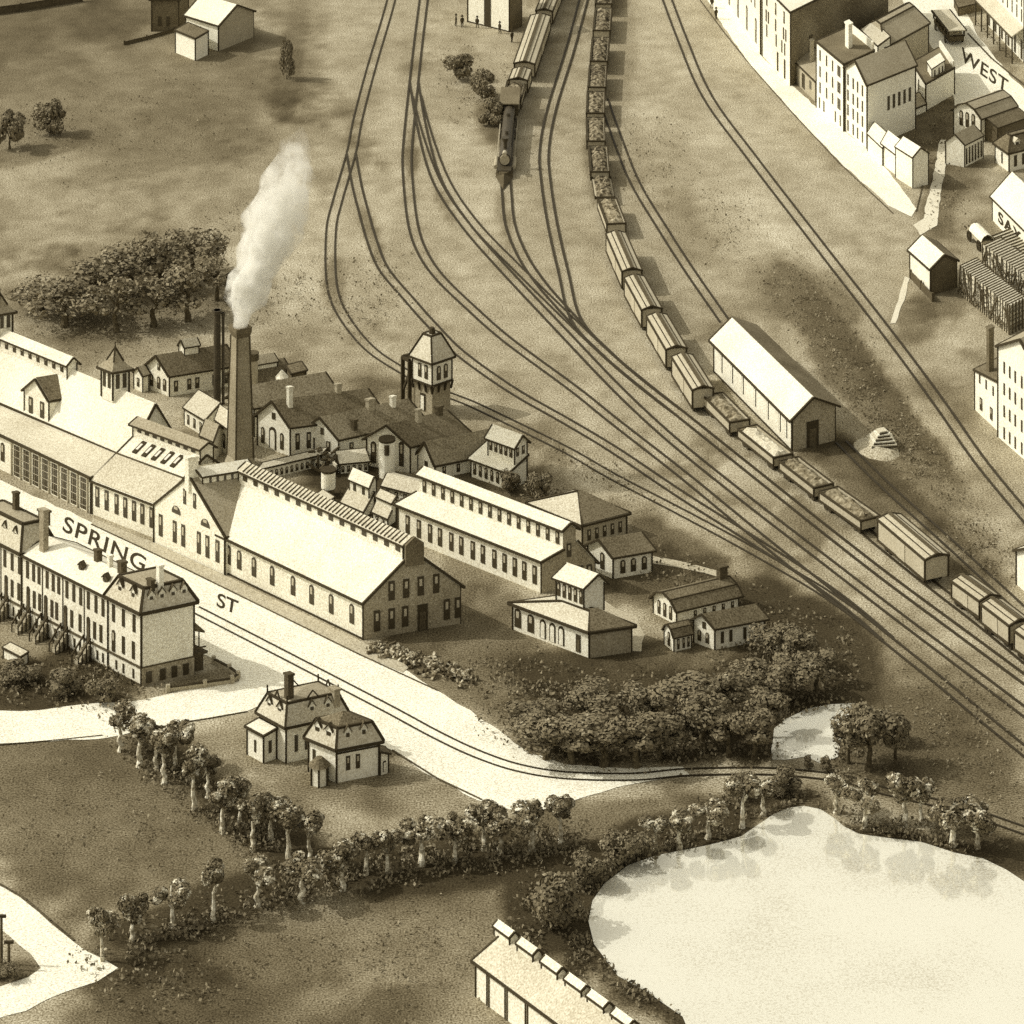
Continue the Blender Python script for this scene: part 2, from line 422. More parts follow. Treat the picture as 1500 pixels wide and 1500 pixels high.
def ground_tone(px, py, wx, wy):
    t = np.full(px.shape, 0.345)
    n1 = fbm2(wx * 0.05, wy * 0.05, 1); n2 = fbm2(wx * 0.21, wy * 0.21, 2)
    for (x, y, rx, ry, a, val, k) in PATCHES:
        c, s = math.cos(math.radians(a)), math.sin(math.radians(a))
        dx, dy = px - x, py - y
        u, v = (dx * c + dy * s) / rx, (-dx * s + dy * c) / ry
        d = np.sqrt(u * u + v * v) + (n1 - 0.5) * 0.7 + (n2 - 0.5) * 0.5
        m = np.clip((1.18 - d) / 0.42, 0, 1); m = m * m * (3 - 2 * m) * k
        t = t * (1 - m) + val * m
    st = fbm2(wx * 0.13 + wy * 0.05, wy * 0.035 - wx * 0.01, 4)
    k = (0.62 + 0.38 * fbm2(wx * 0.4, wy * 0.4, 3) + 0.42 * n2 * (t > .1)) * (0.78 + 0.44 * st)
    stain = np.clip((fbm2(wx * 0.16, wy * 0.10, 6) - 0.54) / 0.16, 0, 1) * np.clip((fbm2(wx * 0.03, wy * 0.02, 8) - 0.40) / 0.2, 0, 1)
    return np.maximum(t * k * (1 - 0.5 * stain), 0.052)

xs = np.concatenate([[-4000, -1500, -500, -220], np.arange(-130, 131, 0.9), [220, 500, 1500, 4000]])
ys = np.concatenate([[-500, 0, 200, 320], np.arange(340, 720, 1.1), [800, 1200, 2500, 6000]])
gx, gy = np.meshgrid(xs, ys)
ss = FOC / np.maximum(gy, 60)
gpx, gpy = CX + gx * ss, YH + HC * ss
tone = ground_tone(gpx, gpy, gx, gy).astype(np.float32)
nx, ny = len(xs), len(ys)
verts = np.stack([gx, gy, np.zeros_like(gx)], -1).reshape(-1, 3)
idx = np.arange(nx * ny).reshape(ny, nx)
quads = np.stack([idx[:-1, :-1], idx[:-1, 1:], idx[1:, 1:], idx[1:, :-1]], -1).reshape(-1, 4)
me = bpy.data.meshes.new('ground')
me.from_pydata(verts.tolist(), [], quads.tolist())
at = me.attributes.new('turf', 'FLOAT', 'POINT'); at.data.foreach_set('value', tone.reshape(-1))  # tone includes the painted shade patches
gm, gnt, gb = base_nodes('turf_earth_and_shade', 0.95, 0.05)
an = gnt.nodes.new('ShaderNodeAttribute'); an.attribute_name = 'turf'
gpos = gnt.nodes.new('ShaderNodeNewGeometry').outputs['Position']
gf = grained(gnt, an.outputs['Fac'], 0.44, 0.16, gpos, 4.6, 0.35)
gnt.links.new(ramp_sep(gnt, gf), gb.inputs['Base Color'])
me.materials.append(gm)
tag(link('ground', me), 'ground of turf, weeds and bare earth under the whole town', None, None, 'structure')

def sheet(name, pts, z, mat, label, jit=0.0):
    b = MB(); q = [P(x, y, 0) for x, y in pts]
    # densify and roughen the outline a little
    out = []
    for i in range(len(q)):
        a, c = q[i], q[(i + 1) % len(q)]; L = (c - a).length; n = max(1, int(L / 2.0))
        for k in range(n):
            p = a.lerp(c, k / n)
            if jit: p = p + Vector((random.uniform(-jit, jit), random.uniform(-jit, jit), 0))
            out.append(Vector((p.x, p.y, z)))
    b.face(out)
    return tag(b.build(name, M[mat] if isinstance(mat, str) else mat), label, None, None, 'structure')

sheet('street', [(-30, 690), (20, 712), (133, 765), (235, 808), (336, 856), (530, 950), (600, 985), (690, 1042), (770, 1100), (830, 1120), (920, 1126), (1000, 1124),
                 (1010, 1136), (930, 1148), (860, 1166), (790, 1188), (760, 1190), (700, 1172), (640, 1142), (575, 1100), (500, 1060), (430, 1012), (360, 1043), (250, 1062), (150, 1082), (-30, 1092),
                 (-30, 1044), (60, 1040), (150, 1030), (180, 1030), (215, 1024), (250, 1016), (352, 998), (344, 980), (290, 955), (200, 930), (-30, 830)], 0.05, 'road',
      'broad pale dirt street running past the factory, with a side street', 0.22)
sheet('road', [(-30, 1287), (0, 1298), (40, 1322), (75, 1352), (110, 1382), (150, 1405), (175, 1420), (140, 1440), (100, 1452), (40, 1480), (-30, 1502), (-30, 1458), (0, 1445), (40, 1432), (62, 1420), (45, 1400), (15, 1372), (-30, 1338)], 0.05, 'road',
      'pale road bending at the lower left corner', 0.2)
sheet('lane', [(1034, -5), (1060, 40), (1100, 97), (1160, 163), (1230, 238), (1300, 300), (1335, 318), (1342, 306), (1310, 262), (1275, 222), (1237, 192), (1196, 158), (1117, 84), (1088, 40), (1060, -5)], 0.05, 'road',
      'pale narrow lane along the brick fronts', 0.15)
sheet('street', [(1310, -20), (1400, -20), (1432, 52), (1480, 112), (1520, 150), (1520, 215), (1495, 195), (1486, 190), (1475, 160), (1440, 150), (1400, 165), (1392, 100), (1366, 70), (1330, 14)], 0.05, 'road',
      'pale street crossing the upper right corner', 0.15)
sheet('path', [(1377, 205), (1366, 262), (1352, 320), (1338, 330), (1348, 345), (1372, 330), (1378, 285), (1388, 232), (1396, 205)], 0.05, 'path', 'pale footpath beside the dark yard', 0.12)
sheet('path', [(1325, 405), (1316, 440), (1303, 474), (1312, 474), (1324, 440), (1332, 408)], 0.05, 'path', 'thin pale footpath running down to the track', 0.1)
sheet('path', [(905, 800), (960, 815), (1010, 825), (1060, 838), (1062, 848), (1010, 834), (960, 826), (905, 812)], 0.04, 'walk', 'pale worn path behind the small houses', 0.15)
sheet('path', [(872, 870), (900, 890), (932, 905), (944, 930), (940, 955), (926, 955), (924, 925), (905, 905), (872, 885)], 0.04, 'walk', 'pale worn path beside the low dark-roofed office', 0.15)
sheet('sidewalk', [(136, 760), (236, 800), (338, 848), (534, 943), (600, 978), (590, 986), (525, 958), (330, 862), (228, 812), (134, 768)], 0.09, 'walk', 'grey plank sidewalk along the factory wall', 0.03)
# ponds
wm, wnt, wb = base_nodes('pale_still_water', 0.08, 0.5)
wpos = wnt.nodes.new('ShaderNodeNewGeometry').outputs['Position']
wf = grained(wnt, 1.0, 0.13, 0.17, wpos, 4.0, 0.05)
wnt.links.new(ramp_sep(wnt, wf), wb.inputs['Base Color'])
wb.inputs['Metallic'].default_value = 0.36; wb.inputs['Coat Weight'].default_value = 0.8; wb.inputs['Coat Roughness'].default_value = 0.06
bn = wnt.nodes.new('ShaderNodeBump'); bn.inputs['Strength'].default_value = 0.12; bn.inputs['Distance'].default_value = 0.15
wnt.links.new(noise_node(wnt, wpos, 0.9, 3), bn.inputs['Height']); wnt.links.new(bn.outputs[0], wb.inputs['Coat Normal'])
POND = [(862, 1350), (868, 1320), (885, 1295), (920, 1268), (960, 1254), (1000, 1246), (1040, 1238), (1085, 1226), (1110, 1209), (1132, 1194), (1155, 1184), (1178, 1181), (1202, 1186), (1222, 1199), (1236, 1211), (1258, 1222), (1300, 1228), (1350, 1234), (1400, 1250), (1440, 1258), (1475, 1275), (1520, 1305), (1540, 1540), (1020, 1540), (1000, 1490), (950, 1455), (905, 1430), (890, 1410), (870, 1383)]
POOL = [(1132, 1068), (1150, 1055), (1185, 1040), (1215, 1032), (1250, 1030), (1247, 1050), (1232, 1062), (1232, 1085), (1226, 1108), (1200, 1118), (1180, 1110), (1150, 1114), (1132, 1112)]
sheet('water', POND, 0.05, wm,
      'pale still pond at the lower right')
sheet('water', POOL, 0.05, wm,
      'small pale pool among the dark trees', 0.2)

def line(name, pts, w, h, z, mat, label):
    b = MB(); q = [P(x, y, 0) for x, y in pts]
    for a, c in zip(q, q[1:]):
        d = (c - a).normalized(); s = Vector((-d.y, d.x, 0)) * w / 2; up = Vector((0, 0, z)); e = d * w * .3
        b.hexa([a - s - e + up, c - s + e + up, c + s + e + up, a + s - e + up], [a - s - e + up + Vector((0, 0, h)), c - s + e + up + Vector((0, 0, h)), c + s + e + up + Vector((0, 0, h)), a + s - e + up + Vector((0, 0, h))])
    return tag(b.build(name, M[mat]), label, None, None, 'structure')
line('kerb', [(134, 769), (228, 813), (330, 863), (525, 959), (592, 990), (640, 1012)], .17, .12, .02, 'kerb', 'dark kerb line at the edge of the factory sidewalk')
line('kerb', [(575, 1100), (640, 1141), (705, 1172)], .2, .12, .02, 'kerb', 'dark kerb beside the mansard house lawn')
line('kerb', [(245, 1062), (300, 1054), (362, 1043)], .12, .1, .02, 'kerb', 'thin kerb on the side street')
line('kerb', [(0, 1092), (70, 1086), (150, 1078)], .12, .1, .02, 'kerb', 'thin kerb along the dark field')
line('kerb', [(0, 1296), (40, 1320), (75, 1350), (108, 1378)], .25, .1, .02, 'kerb', 'dark verge of the lower left road')
line('kerb', [(1025, 0), (1060, 47), (1100, 97), (1160, 165), (1230, 240), (1308, 313)], .14, .1, .02, 'kerb', 'thin kerb on the open side of the lane')
line('kerb', [(1418, 50), (1452, 86), (1485, 113), (1520, 140)], .25, .14, .05, 'kerb', 'dark kerb of the porch walk')
line('kerb', [(1342, 310), (1352, 270), (1358, 240)], .14, .1, .02, 'kerb', 'thin kerb beside the footpath')

# ---- street lettering, painted flat on the road
def lettering(word, ox, oy, ax, ay, ux, uy, label, name='street_lettering', space=1.05, shear=0):
    """word lies on the ground: baseline starts at (ox,oy), one unit of advance = (ax,ay), one unit of cap height = (ux,uy), in survey units"""
    cu = bpy.data.curves.new(name, 'FONT'); cu.body = word; cu.size = 1.0; cu.space_character = space; cu.offset = 0.014
    to = bpy.data.objects.new(name, cu); COL.objects.link(to)
    dg = bpy.context.evaluated_depsgraph_get(); me = bpy.data.meshes.new_from_object(to.evaluated_get(dg))
    bpy.data.objects.remove(to)
    for v in me.vertices:
        x, y = v.co.x, v.co.y
        q = P(ox + ax * x + ux * y, oy + ay * x + uy * y, 0); v.co = (q.x, q.y, 0.075)
    me.materials.clear(); me.materials.append(M['paint'])
    return tag(link(name, me), label, 'street name')
lettering('SPRING', 90, 777, 33.5, 17.2, 7, -31, 'dark street name SPRING painted on the pale street', space=1.12)
lettering('ST', 316, 888, 29, 12, 4, -28, 'dark abbreviation ST painted on the pale street', space=1.0)
lettering('WEST', 1407, 88, 25, 18, 3.5, -27, 'dark street name WEST painted on the upper right street', space=1.08)

# ---- railway tracks
def catmull(pts, n=6):
    out = []
    for i in range(len(pts) - 1):
        p0, p1, p2, p3 = pts[max(i - 1, 0)], pts[i], pts[i + 1], pts[min(i + 2, len(pts) - 1)]
        for k in range(n):
            t = k / n
            out.append(0.5 * ((2 * p1) + (p2 - p0) * t + (2 * p0 - 5 * p1 + 4 * p2 - p3) * t * t + (3 * p1 - p0 - 3 * p2 + p3) * t ** 3))
    out.append(pts[-1]); return out
def offset(q, d, z):
    out = []
    for i, p in enumerate(q):
        a, c = q[max(i - 1, 0)], q[min(i + 1, len(q) - 1)]; t = (c - a).normalized()
        out.append(p + Vector((-t.y, t.x, 0)) * d + Vector((0, 0, z)))
    return out
def ribbon(b, q, w, h):
    L = offset(q, w / 2, 0); R = offset(q, -w / 2, 0); up = Vector((0, 0, h))
    for i in range(len(q) - 1):
        b.face([L[i] + up, R[i] + up, R[i + 1] + up, L[i + 1] + up]); b.face([L[i], L[i + 1], L[i + 1] + up, L[i] + up]); b.face([R[i + 1], R[i], R[i] + up, R[i + 1] + up])
tk = [0]
def track(pts, label, gauge=1.5, w=0.25, group='tracks of the rail yard', name='railway_track', cat='railway track', sleepers=False):
    q = catmull([P(x, y, 0) for x, y in pts]); tk[0] += 1
    z = 0.10 + 0.012 * (tk[0] % 9)
    r = thing(name, label, cat, q[0], group)
    for sg in (-1, 1):
        b = MB(); ribbon(b, offset(q, sg * gauge / 2, 0.02), w, z); b.build('rail', M['rail'], r, q[0])
    # cinder bed: low and close to the earth's tone, only hinted at between the rails
    return r
track([(578, -20), (566, 25), (545, 95), (525, 170), (514, 225), (494, 295), (485, 335), (484, 400), (492, 442), (514, 480), (546, 515), (592, 545), (640, 572), (690, 592), (745, 618), (830, 660), (900, 700), (1000, 752), (1100, 806), (1190, 858), (1245, 895), (1300, 936)],
      'westernmost track curving down past the coaling tower to the lower right')
track([(514, 225), (522, 270), (532, 310), (545, 355), (562, 395), (598, 438), (630, 474), (674, 518), (750, 572), (830, 618), (900, 660), (1000, 727), (1100, 790), (1180, 842), (1240, 885), (1300, 936)], 'spur leaving the westernmost track near the smoke plume', w=.31)
track([(623, -20), (614, 50), (606, 120), (598, 200), (596, 245), (603, 320), (616, 365), (642, 405), (690, 452), (745, 500), (840, 570), (900, 618), (1000, 696), (1100, 778), (1200, 858), (1300, 938), (1380, 1002), (1440, 1052), (1530, 1125)], 'second track from the left at the top edge, sweeping to the lower right', w=.31)
track([(606, 120), (618, 190), (640, 265), (680, 328), (738, 395), (833, 496), (890, 556), (940, 605), (1000, 658), (1100, 738), (1200, 815), (1300, 892), (1390, 960), (1530, 1066)], 'track branching right near the top and running down the middle of the yard', w=.31)
track([(610, 140), (628, 205), (654, 270), (696, 330), (756, 392), (848, 482), (905, 535), (960, 580), (1000, 610)], 'short loop laid close to the middle track')
track([(740, 250), (742, 285), (747, 330), (765, 375), (790, 413), (820, 448), (850, 480)], 'track under the black locomotive', w=.31)
track([(860, -20), (836, 70), (808, 160), (797, 220), (799, 265), (809, 330), (825, 400), (843, 468), (888, 518), (937, 560), (1000, 610), (1100, 690), (1200, 770), (1300, 848), (1400, 922), (1530, 1018)], 'single track between the two trains', w=.31)
track([(884, -30), (879, 60), (874, 140), (874, 210), (884, 285), (906, 360), (930, 420), (966, 480), (1012, 555), (1062, 611), (1122, 662), (1182, 712), (1242, 758), (1300, 806), (1365, 858), (1440, 916), (1530, 990)], 'track under the long freight train')
track([(884, 145), (903, 200), (930, 268), (972, 338), (1012, 400), (1062, 472)], 'siding running into the freight house', w=.31)
track([(1232, 648), (1300, 715), (1400, 805), (1530, 925)], 'siding leaving the freight house toward the right edge', w=.31)
track([(970, -20), (1000, 60), (1036, 142), (1100, 230), (1200, 360), (1310, 502), (1380, 597), (1440, 682), (1530, 790)], 'straight double-railed line on the far right of the yard', gauge=1.7, w=.31)
track([(285, 893), (400, 952), (560, 1035), (640, 1078), (700, 1106), (760, 1126), (830, 1137), (930, 1139), (1010, 1132), (1130, 1131), (1230, 1141), (1290, 1158), (1350, 1172), (1420, 1190), (1530, 1228)],
      'street railway line curving along the pale street and past the pond', gauge=1.5, w=0.2, group=None, name='tram_track', cat='tram track')
# ================================================================== BUILDINGS: the factory
G_F = 'buildings of the factory'
# long machine shop, left
f = bld('machine_shop', 'long machine shop with whitened roof, cupolas and a row of dark glazed doors', 'factory building', (133, 752), (-60, 658), (190, 745), G_F)
# front lean-to: wall 53 high, then up to the nave eaves
nav = Frame(f.root, (189, 735), (-60, 626), (262, 722))
f2 = Frame(f.root, (133, 752), (-60, 658), P(133, 752) + (P(189, 735) - P(133, 752)))
f2.profile([(0, 53), (1, 65)], roof='roof_light', ends=(True, False), wname='lean_to_wall', rname='lean_to_roof', tw=.24)
nav.profile(gable(71, 137), roof='roof_white', tw=.24)
nav.wins('end', [.42, .6], 62, 84, 8, at=0.0)
k = 0
for i in range(8):           # glazed doors with pale posts
    t = 0.02 + i * 0.071
    f2.wins('front', [t + .035], 2, 47, 12.2, 'plain', name='glazed_door')
gl = MB()
for i in range(9):
    t = 0.02 + i * 0.071
    p = f2.pt(t, -0.02, 0); gl.beam(p + Vector((0, 0, 0)), p + Vector((0, 0, f2.h(50))), .16)
for i in range(8):
    for q in range(4):
        a = f2.pt(.02 + i * .071, -.022, f2.h(8 + q * 11)); c = f2.pt(.02 + (i + 1) * .071, -.022, f2.h(8 + q * 11)); gl.beam(a, c, .05)
    a = f2.pt(.02 + (i + .5) * .071, -.022, f2.h(3)); gl.beam(a, a + Vector((0, 0, f2.h(43))), .05)
gl.build('door_posts', M['pane'], f.root, f.org)
f2.wins('front', [.66, .72, .8], 14, 42, 9, 'arch')
# ridge monitor on the far left half
nav.profile([(.40, 148), (.5, 156), (.60, 148)], u0=.47, u1=1.0, z0=118, wname='monitor_wall', rname='monitor_roof', tname='monitor_trim', tw=.18)
nav.wins('front', lin(.50, .97, 11), 133, 146, 7, 'arch', at=.40)
# cross dormer
dm = Frame(f.root, nav.pt(.455, -.02, 0), nav.pt(.455, .52, 0), nav.pt(.60, -.02, 0))
dm.profile(gable(98, 121), z0=55, roof='roof_grey', wname='cross_dormer_wall', rname='cross_dormer_roof', tname='cross_dormer_trim', over=.25)
dm.wins('end', [.27, .73], 68, 92, 9); slope(dm, [(-.02, -.06, 96), (1, -.06, 96), (1, .5, 121), (-.02, .5, 121)], 'dormer_slope_shade')  # overlay paints the dormer's right slope as shaded
def cupola(fr, u, zr, w, hs, hr, mat='wall'):
    c = fr.pt(u, .5, fr.h(zr)); w = fr.h(w) / 2; hs = fr.h(hs); hr = fr.h(hr)
    U, V = fr.U.normalized(), fr.V.normalized()
    b = MB(); q = [c + U * a * w + V * d * w for a, d in ((-1, -1), (1, -1), (1, 1), (-1, 1))]
    b.hexa([p - Vector((0, 0, hs * .5)) for p in q], [p + Vector((0, 0, hs)) for p in q]); o = b.build('cupola', M[mat], fr.root, fr.org)
    r = MB(); e = [c + (p - c) * 1.35 + Vector((0, 0, hs)) for p in q]; m = [c + (p - c) * .62 + Vector((0, 0, hs + hr * .38)) for p in q]; tip = c + Vector((0, 0, hs + hr))
    r.mesh(e + m + [tip], [[3, 2, 1, 0]] + [[i, (i + 1) % 4, 4 + (i + 1) % 4, 4 + i] for i in range(4)] + [[4 + i, 4 + (i + 1) % 4, 8] for i in range(4)])
    r.build('cupola_roof', M['roof_grey'], o, fr.org)
    t = MB()
    for i in range(4):
        t.beam(e[i], e[(i + 1) % 4], .22); t.beam(m[i], tip, .16); t.beam(q[i] - Vector((0, 0, hs * .4)), q[i] + Vector((0, 0, hs)), .2)
    t.beam(tip, tip + Vector((0, 0, .7)), .12); t.build('cupola_trim', M['ink'], o, fr.org)
    v = MB()
    for n, along in ((-V, U), (-U, V)):
        for s in (-.42, .42):
            a = c + n * w * 1.02 + along * s * w; v.box(a - along * w * .22 + Vector((0, 0, hs * .15)), along * w * .44, n * .06, (0, 0, hs * .7))
    v.build('cupola_louver', M['glass'], o, fr.org)
cupola(nav, .22, 136, 25, 30, 32)
cupola(nav, .90, 156, 24, 26, 28)

# lower shop with skylights
f = bld('skylit_workshop', 'low workshop with two-tone roof and a row of narrow skylights, left of the gabled front', 'factory building', (233, 791), (135, 753), (372, 767), G_F)
f.profile(gable(52, 112), roof='roof_white', tw=.22, ends=(False, False))
lo = MB(); sl = (112 - 52) / .5
q = [f.pt(0.0, -.02, f.h(50) + .24), f.pt(1.0, -.02, f.h(50) + .24), f.pt(1.0, .25, f.h(52 + sl * .25) + .22), f.pt(0.0, .25, f.h(52 + sl * .25) + .22)]
lo.hexa(q, [p + Vector((0, 0, .06)) for p in q]); lo.build('lower_roof', M['roof_light'], f.root, f.org)
lt = MB(); lt.beam(q[2] + Vector((0, 0, .06)), q[3] + Vector((0, 0, .06)), .14); lt.build('roof_batten', M['ink2'], f.root, f.org)
for t in lin(.24, .80, 5):
    s = MB(); a = [f.pt(t - .03, .30, f.h(52 + sl * .30) + .24), f.pt(t + .03, .30, f.h(52 + sl * .30) + .24), f.pt(t + .03, .415, f.h(52 + sl * .415) + .24), f.pt(t - .03, .415, f.h(52 + sl * .415) + .24)]
    s.hexa(a, [p + Vector((0, 0, .14)) for p in a]); o = s.build('skylight', M['ink'], f.root, f.org)
    c = sum(a, Vector()) / 4; s = MB(); b4 = [c + (p - c) * .5 + Vector((0, 0, .13)) for p in a]; s.hexa(b4, [p + Vector((0, 0, .04)) for p in b4]); s.build('skylight_pane', M['pane'], o, f.org)
f.profile([(.43, 124), (.5, 131), (.57, 124)], z0=100, roof='roof_grey', wname='monitor_wall', rname='monitor_roof', tname='monitor_trim', tw=.18)
f.wins('front', lin(.1, .9, 8), 115, 121, 8, 'plain', at=.43)
f.wins('front', [.03, .11, .245, .37, .5, .63, .78, .92][0:8], 14, 43, 8)

# cross-gabled front
f = bld('gabled_workshop', 'gable-fronted workshop with tall windows facing the pale street', 'factory building', (337, 841), (414, 828), (233, 793), G_F)
fo = f.V.normalized()
f.profile(gable(55, 121), roof='roof_grey', tw=.24, u0=-0.10, ends=(False, False), over=.1)
f.profile([(.42, 124), (.5, 131), (.58, 124)], u0=.05, u1=.98, z0=108, roof='roof_white', wname='monitor_wall', rname='monitor_roof', tname='monitor_trim', tw=.18)
f.wins('front', lin(.2, .9, 6), 112, 122, 4, 'plain', at=.42)
f.wins('end', [.10, .24, .36, .58, .70, .90], 14, 46, 8, at=-.10)
f.wins('end', [.27, .68], 58, 70, 19, 'arch', at=-.10, name='round_window')
f.wins('end', [.42, .56], 78, 100, 6, at=-.10)
f.chimney(-.05, .50, 100, 148, 15, 8, 'wall')

# big end hall
f = bld('foundry_hall', 'big end hall with a broad white roof, ribbed ridge monitor and mottled brick gable', 'factory building', (532, 937), (288, 819), (674, 913), G_F)
f.profile(gable(56, 118), roof='roof_white', wall='wall', tw=.24, ends=(True, False), base=True)
br = MB()   # brick end wall, proud of the shell, darkened to paint in its shade
n = f._nrm(f.V, f.pt(0, .5, 0)) * 0.06
pl = [f.pt(0, 0.003, .02) + n, f.pt(0, .997, .02) + n, f.pt(0, .997, f.h(55)) + n, f.pt(0, .5, f.h(116.5)) + n, f.pt(0, .003, f.h(55)) + n]
br.prism(pl, n); br.build('shade_toned_gable_wall', M['brick_mid'], f.root, f.org)
f.profile([(.41, 128), (.5, 138), (.59, 128)], z0=104, u1=.98, roof='roof_light', wname='monitor_wall', rname='monitor_roof', tname='monitor_trim', tw=.2, over=.2)
rb = MB()
for t in lin(.02, .95, 44):
    rb.beam(f.pt(t, .40, f.h(128) + .22), f.pt(t, .5, f.h(138) + .22), .10)
rb.build('roof_rib', M['ink2'], f.root, f.org)
f.wins('front', lin(.03, .94, 15), 117, 124, 9, 'plain', at=.41)
bk = MB(); pl = [f.pt(-.012, .405, f.h(100)), f.pt(-.012, .595, f.h(100)), f.pt(-.012, .595, f.h(131)), f.pt(-.012, .5, f.h(142)), f.pt(-.012, .405, f.h(131))]
bk.prism(pl, n * 6); bk.build('monitor_end', M['wall_dark'], f.root, f.org)
f.wins('front', [.065, .185, .30, .41, .535, .645, .735, .80], 16, 45, 9, 'arch')
f.wins('end', [.13, .28, .42, .85, .965], 10, 40, 9, at=-.006)
f.wins('end', [.28, .43, .58, .74], 52, 80, 9, at=-.006)
f.wins('end', [.60], 0, 38, 15, 'door', at=-.006)

# chimney stack with its smoke
def tower_frame(name, label, cat, c, w):
    a = P(*c); return a
cb = P(352, 684)
st = thing('chimney_stack', 'tall tapering square chimney stack with dark cap, smoke rising from it', 'chimney', cb, G_F)
sc = FOC / cb.y; b = MB()
U = Vector((.86, .51, 0)); V = Vector((-.51, .86, 0))
def sq(c, w): return [c + (U * a + V * d) * w for a, d in ((-1, -1), (1, -1), (1, 1), (-1, 1))]
w0, w1, hh = 19 / sc, 13 / sc, 207 / sc
b.hexa(sq(cb, w0 * .78), sq(cb + Vector((0, 0, hh * .93)), w1 * .78)); b.build('shaft', tone_mat('chimney_brick', 0.31, .2, .2), st, cb)
b = MB(); b.hexa(sq(cb + Vector((0, 0, hh * .93)), w1 * .80), sq(cb + Vector((0, 0, hh * .97)), w1 * .98)); b.hexa(sq(cb + Vector((0, 0, hh * .97)), w1 * .98), sq(cb + Vector((0, 0, hh)), w1 * .98)); b.build('cap', M['wall_dark'], st, cb)
b = MB()
for i in range(4): b.beam(sq(cb, w0 * .78)[i], sq(cb + Vector((0, 0, hh * .93)), w1 * .78)[i], .16)
b.build('corner_band', M['ink2'], st, cb)
b = MB(); b.hexa(sq(cb, w0 * .95), sq(cb + Vector((0, 0, 1.5)), w0 * .78)); b.build('plinth', M['wall_grey'], st, cb)
# thin iron stacks
cs = P(322, 592); ts = thing('iron_stack', 'thin dark iron twin stack behind the tall chimney', 'chimney', cs, G_F); s2 = FOC / cs.y
for dx, r, hp in ((-4, 5.5, 138), (5, 2.2, 134)):
    b = MB(); p = cs + Vector((dx / s2, 0, 0)); b.cyl(p, p + Vector((0, 0, hp / s2)), r / s2, r / s2 * .9, 14); b.cyl(p + Vector((0, 0, hp / s2 - .5)), p + Vector((0, 0, hp / s2)), r / s2 * 1.2, n=14); b.build('pipe', M['iron'], ts, cs)

# smoke plume: a closed lumpy column holding a pale volume
def smoke():
    base = cb + Vector((0, 0, hh))
    path = [(345, 479, 10), (350, 460, 18), (357, 435, 27), (366, 405, 34), (378, 375, 39), (390, 345, 41), (400, 315, 41), (408, 285, 40), (414, 258, 36), (421, 232, 30), (427, 208, 19), (432, 192, 5)]
    rings = []; N = 26
    for (x, y, r) in path:
        c = base + Vector(((x - 345) / sc, 0, (478 - y) / sc)); ring = []
        for k in range(N):
            a = 2 * math.pi * k / N; d = Vector((math.cos(a), math.sin(a), 0.0))
            q = c + d * r / sc
            nz = noise.noise(q * 0.45) * 0.5 + noise.noise(q * 1.3) * 0.34
            ring.append(c + d * (r / sc) * (1.0 + nz) + Vector((0, 0, noise.noise(q * 0.8 + Vector((9, 0, 0))) * .8 if y < 470 else 0)))
        rings.append(ring)
    b = MB(); fs = []
    for i in range(len(rings) - 1):
        for k in range(N): fs.append([i * N + k, i * N + (k + 1) % N, (i + 1) * N + (k + 1) % N, (i + 1) * N + k])
    fs += [list(range(N))[::-1], [(len(rings) - 1) * N + k for k in range(N)]]
    b.mesh([p for r in rings for p in r], fs)
    m = bpy.data.materials.new('white_smoke'); m.use_nodes = True; nt = m.node_tree
    nt.nodes.remove(nt.nodes['Principled BSDF'])
    v = nt.nodes.new('ShaderNodeVolumePrincipled'); v.inputs['Color'].default_value = (1, .995, .96, 1); v.inputs['Anisotropy'].default_value = 0.0
    pos = nt.nodes.new('ShaderNodeNewGeometry').outputs['Position']
    nf = noise_node(nt, pos, 0.5, 6, 0.68)
    mr = nt.nodes.new('ShaderNodeMapRange'); mr.inputs['From Min'].default_value = .40; mr.inputs['From Max'].default_value = .62; mr.inputs['To Max'].default_value = SMOKE_D
    nt.links.new(nf, mr.inputs['Value']); sx = nt.nodes.new('ShaderNodeSeparateXYZ'); nt.links.new(pos, sx.inputs[0])
    zf = nt.nodes.new('ShaderNodeMapRange'); zf.inputs['From Min'].default_value = base.z + 2; zf.inputs['From Max'].default_value = base.z + 25; zf.inputs['To Min'].default_value = 1.6; zf.inputs['To Max'].default_value = .10
    nt.links.new(sx.outputs['Z'], zf.inputs['Value']); nt.links.new(mathn(nt, 'MULTIPLY', mr.outputs['Result'], zf.outputs['Result']), v.inputs['Density'])
    nt.links.new(v.outputs[0], nt.nodes['Material Output'].inputs['Volume'])
    o = b.build('smoke_plume', m)
    tag(o, 'white smoke plume drifting up from the tall chimney', 'smoke')
SMOKE_D = 1.5
smoke()

# buildings behind the chimney
f = bld('brick_shop', 'dark-roofed shop with pale gable end and roof ventilator behind the tall chimney', 'factory building', (248, 581), (345, 565), (214, 568), G_F)
f.profile(gable(32, 53), roof='roof_dark', tw=.2)
f.wins('end', [.2, .45, .75], 6, 24, 6, 'arch'); f.wins('end', [.45], 33, 42, 5)
f.wins('front', [.1, .3, .42, .68, .86], 6, 22, 6)
f.profile([(.38, 62), (.5, 70), (.62, 62)], u0=.36, u1=.58, z0=48, roof='roof_light', wname='ventilator_wall', rname='ventilator_roof', tname='ventilator_trim', over=.15, tw=.15)
f = bld('privy_annex', 'tiny pale annex left of the dark-roofed shop', 'shed', (209, 575), (218, 572), (196, 569), G_F)
f.profile(gable(24, 33), roof='roof_grey', over=.15, tw=.16); f.wins('end', [.5], 6, 18, 5)
f = bld('flue_house', 'small pale flue house at the foot of the tall chimney', 'shed', (316, 655), (334, 668), (330, 640), G_F)
f.profile(gable(40, 52), roof='roof_light', over=.2, tw=.16); f.wins('front', [.3, .7], 8, 28, 6)
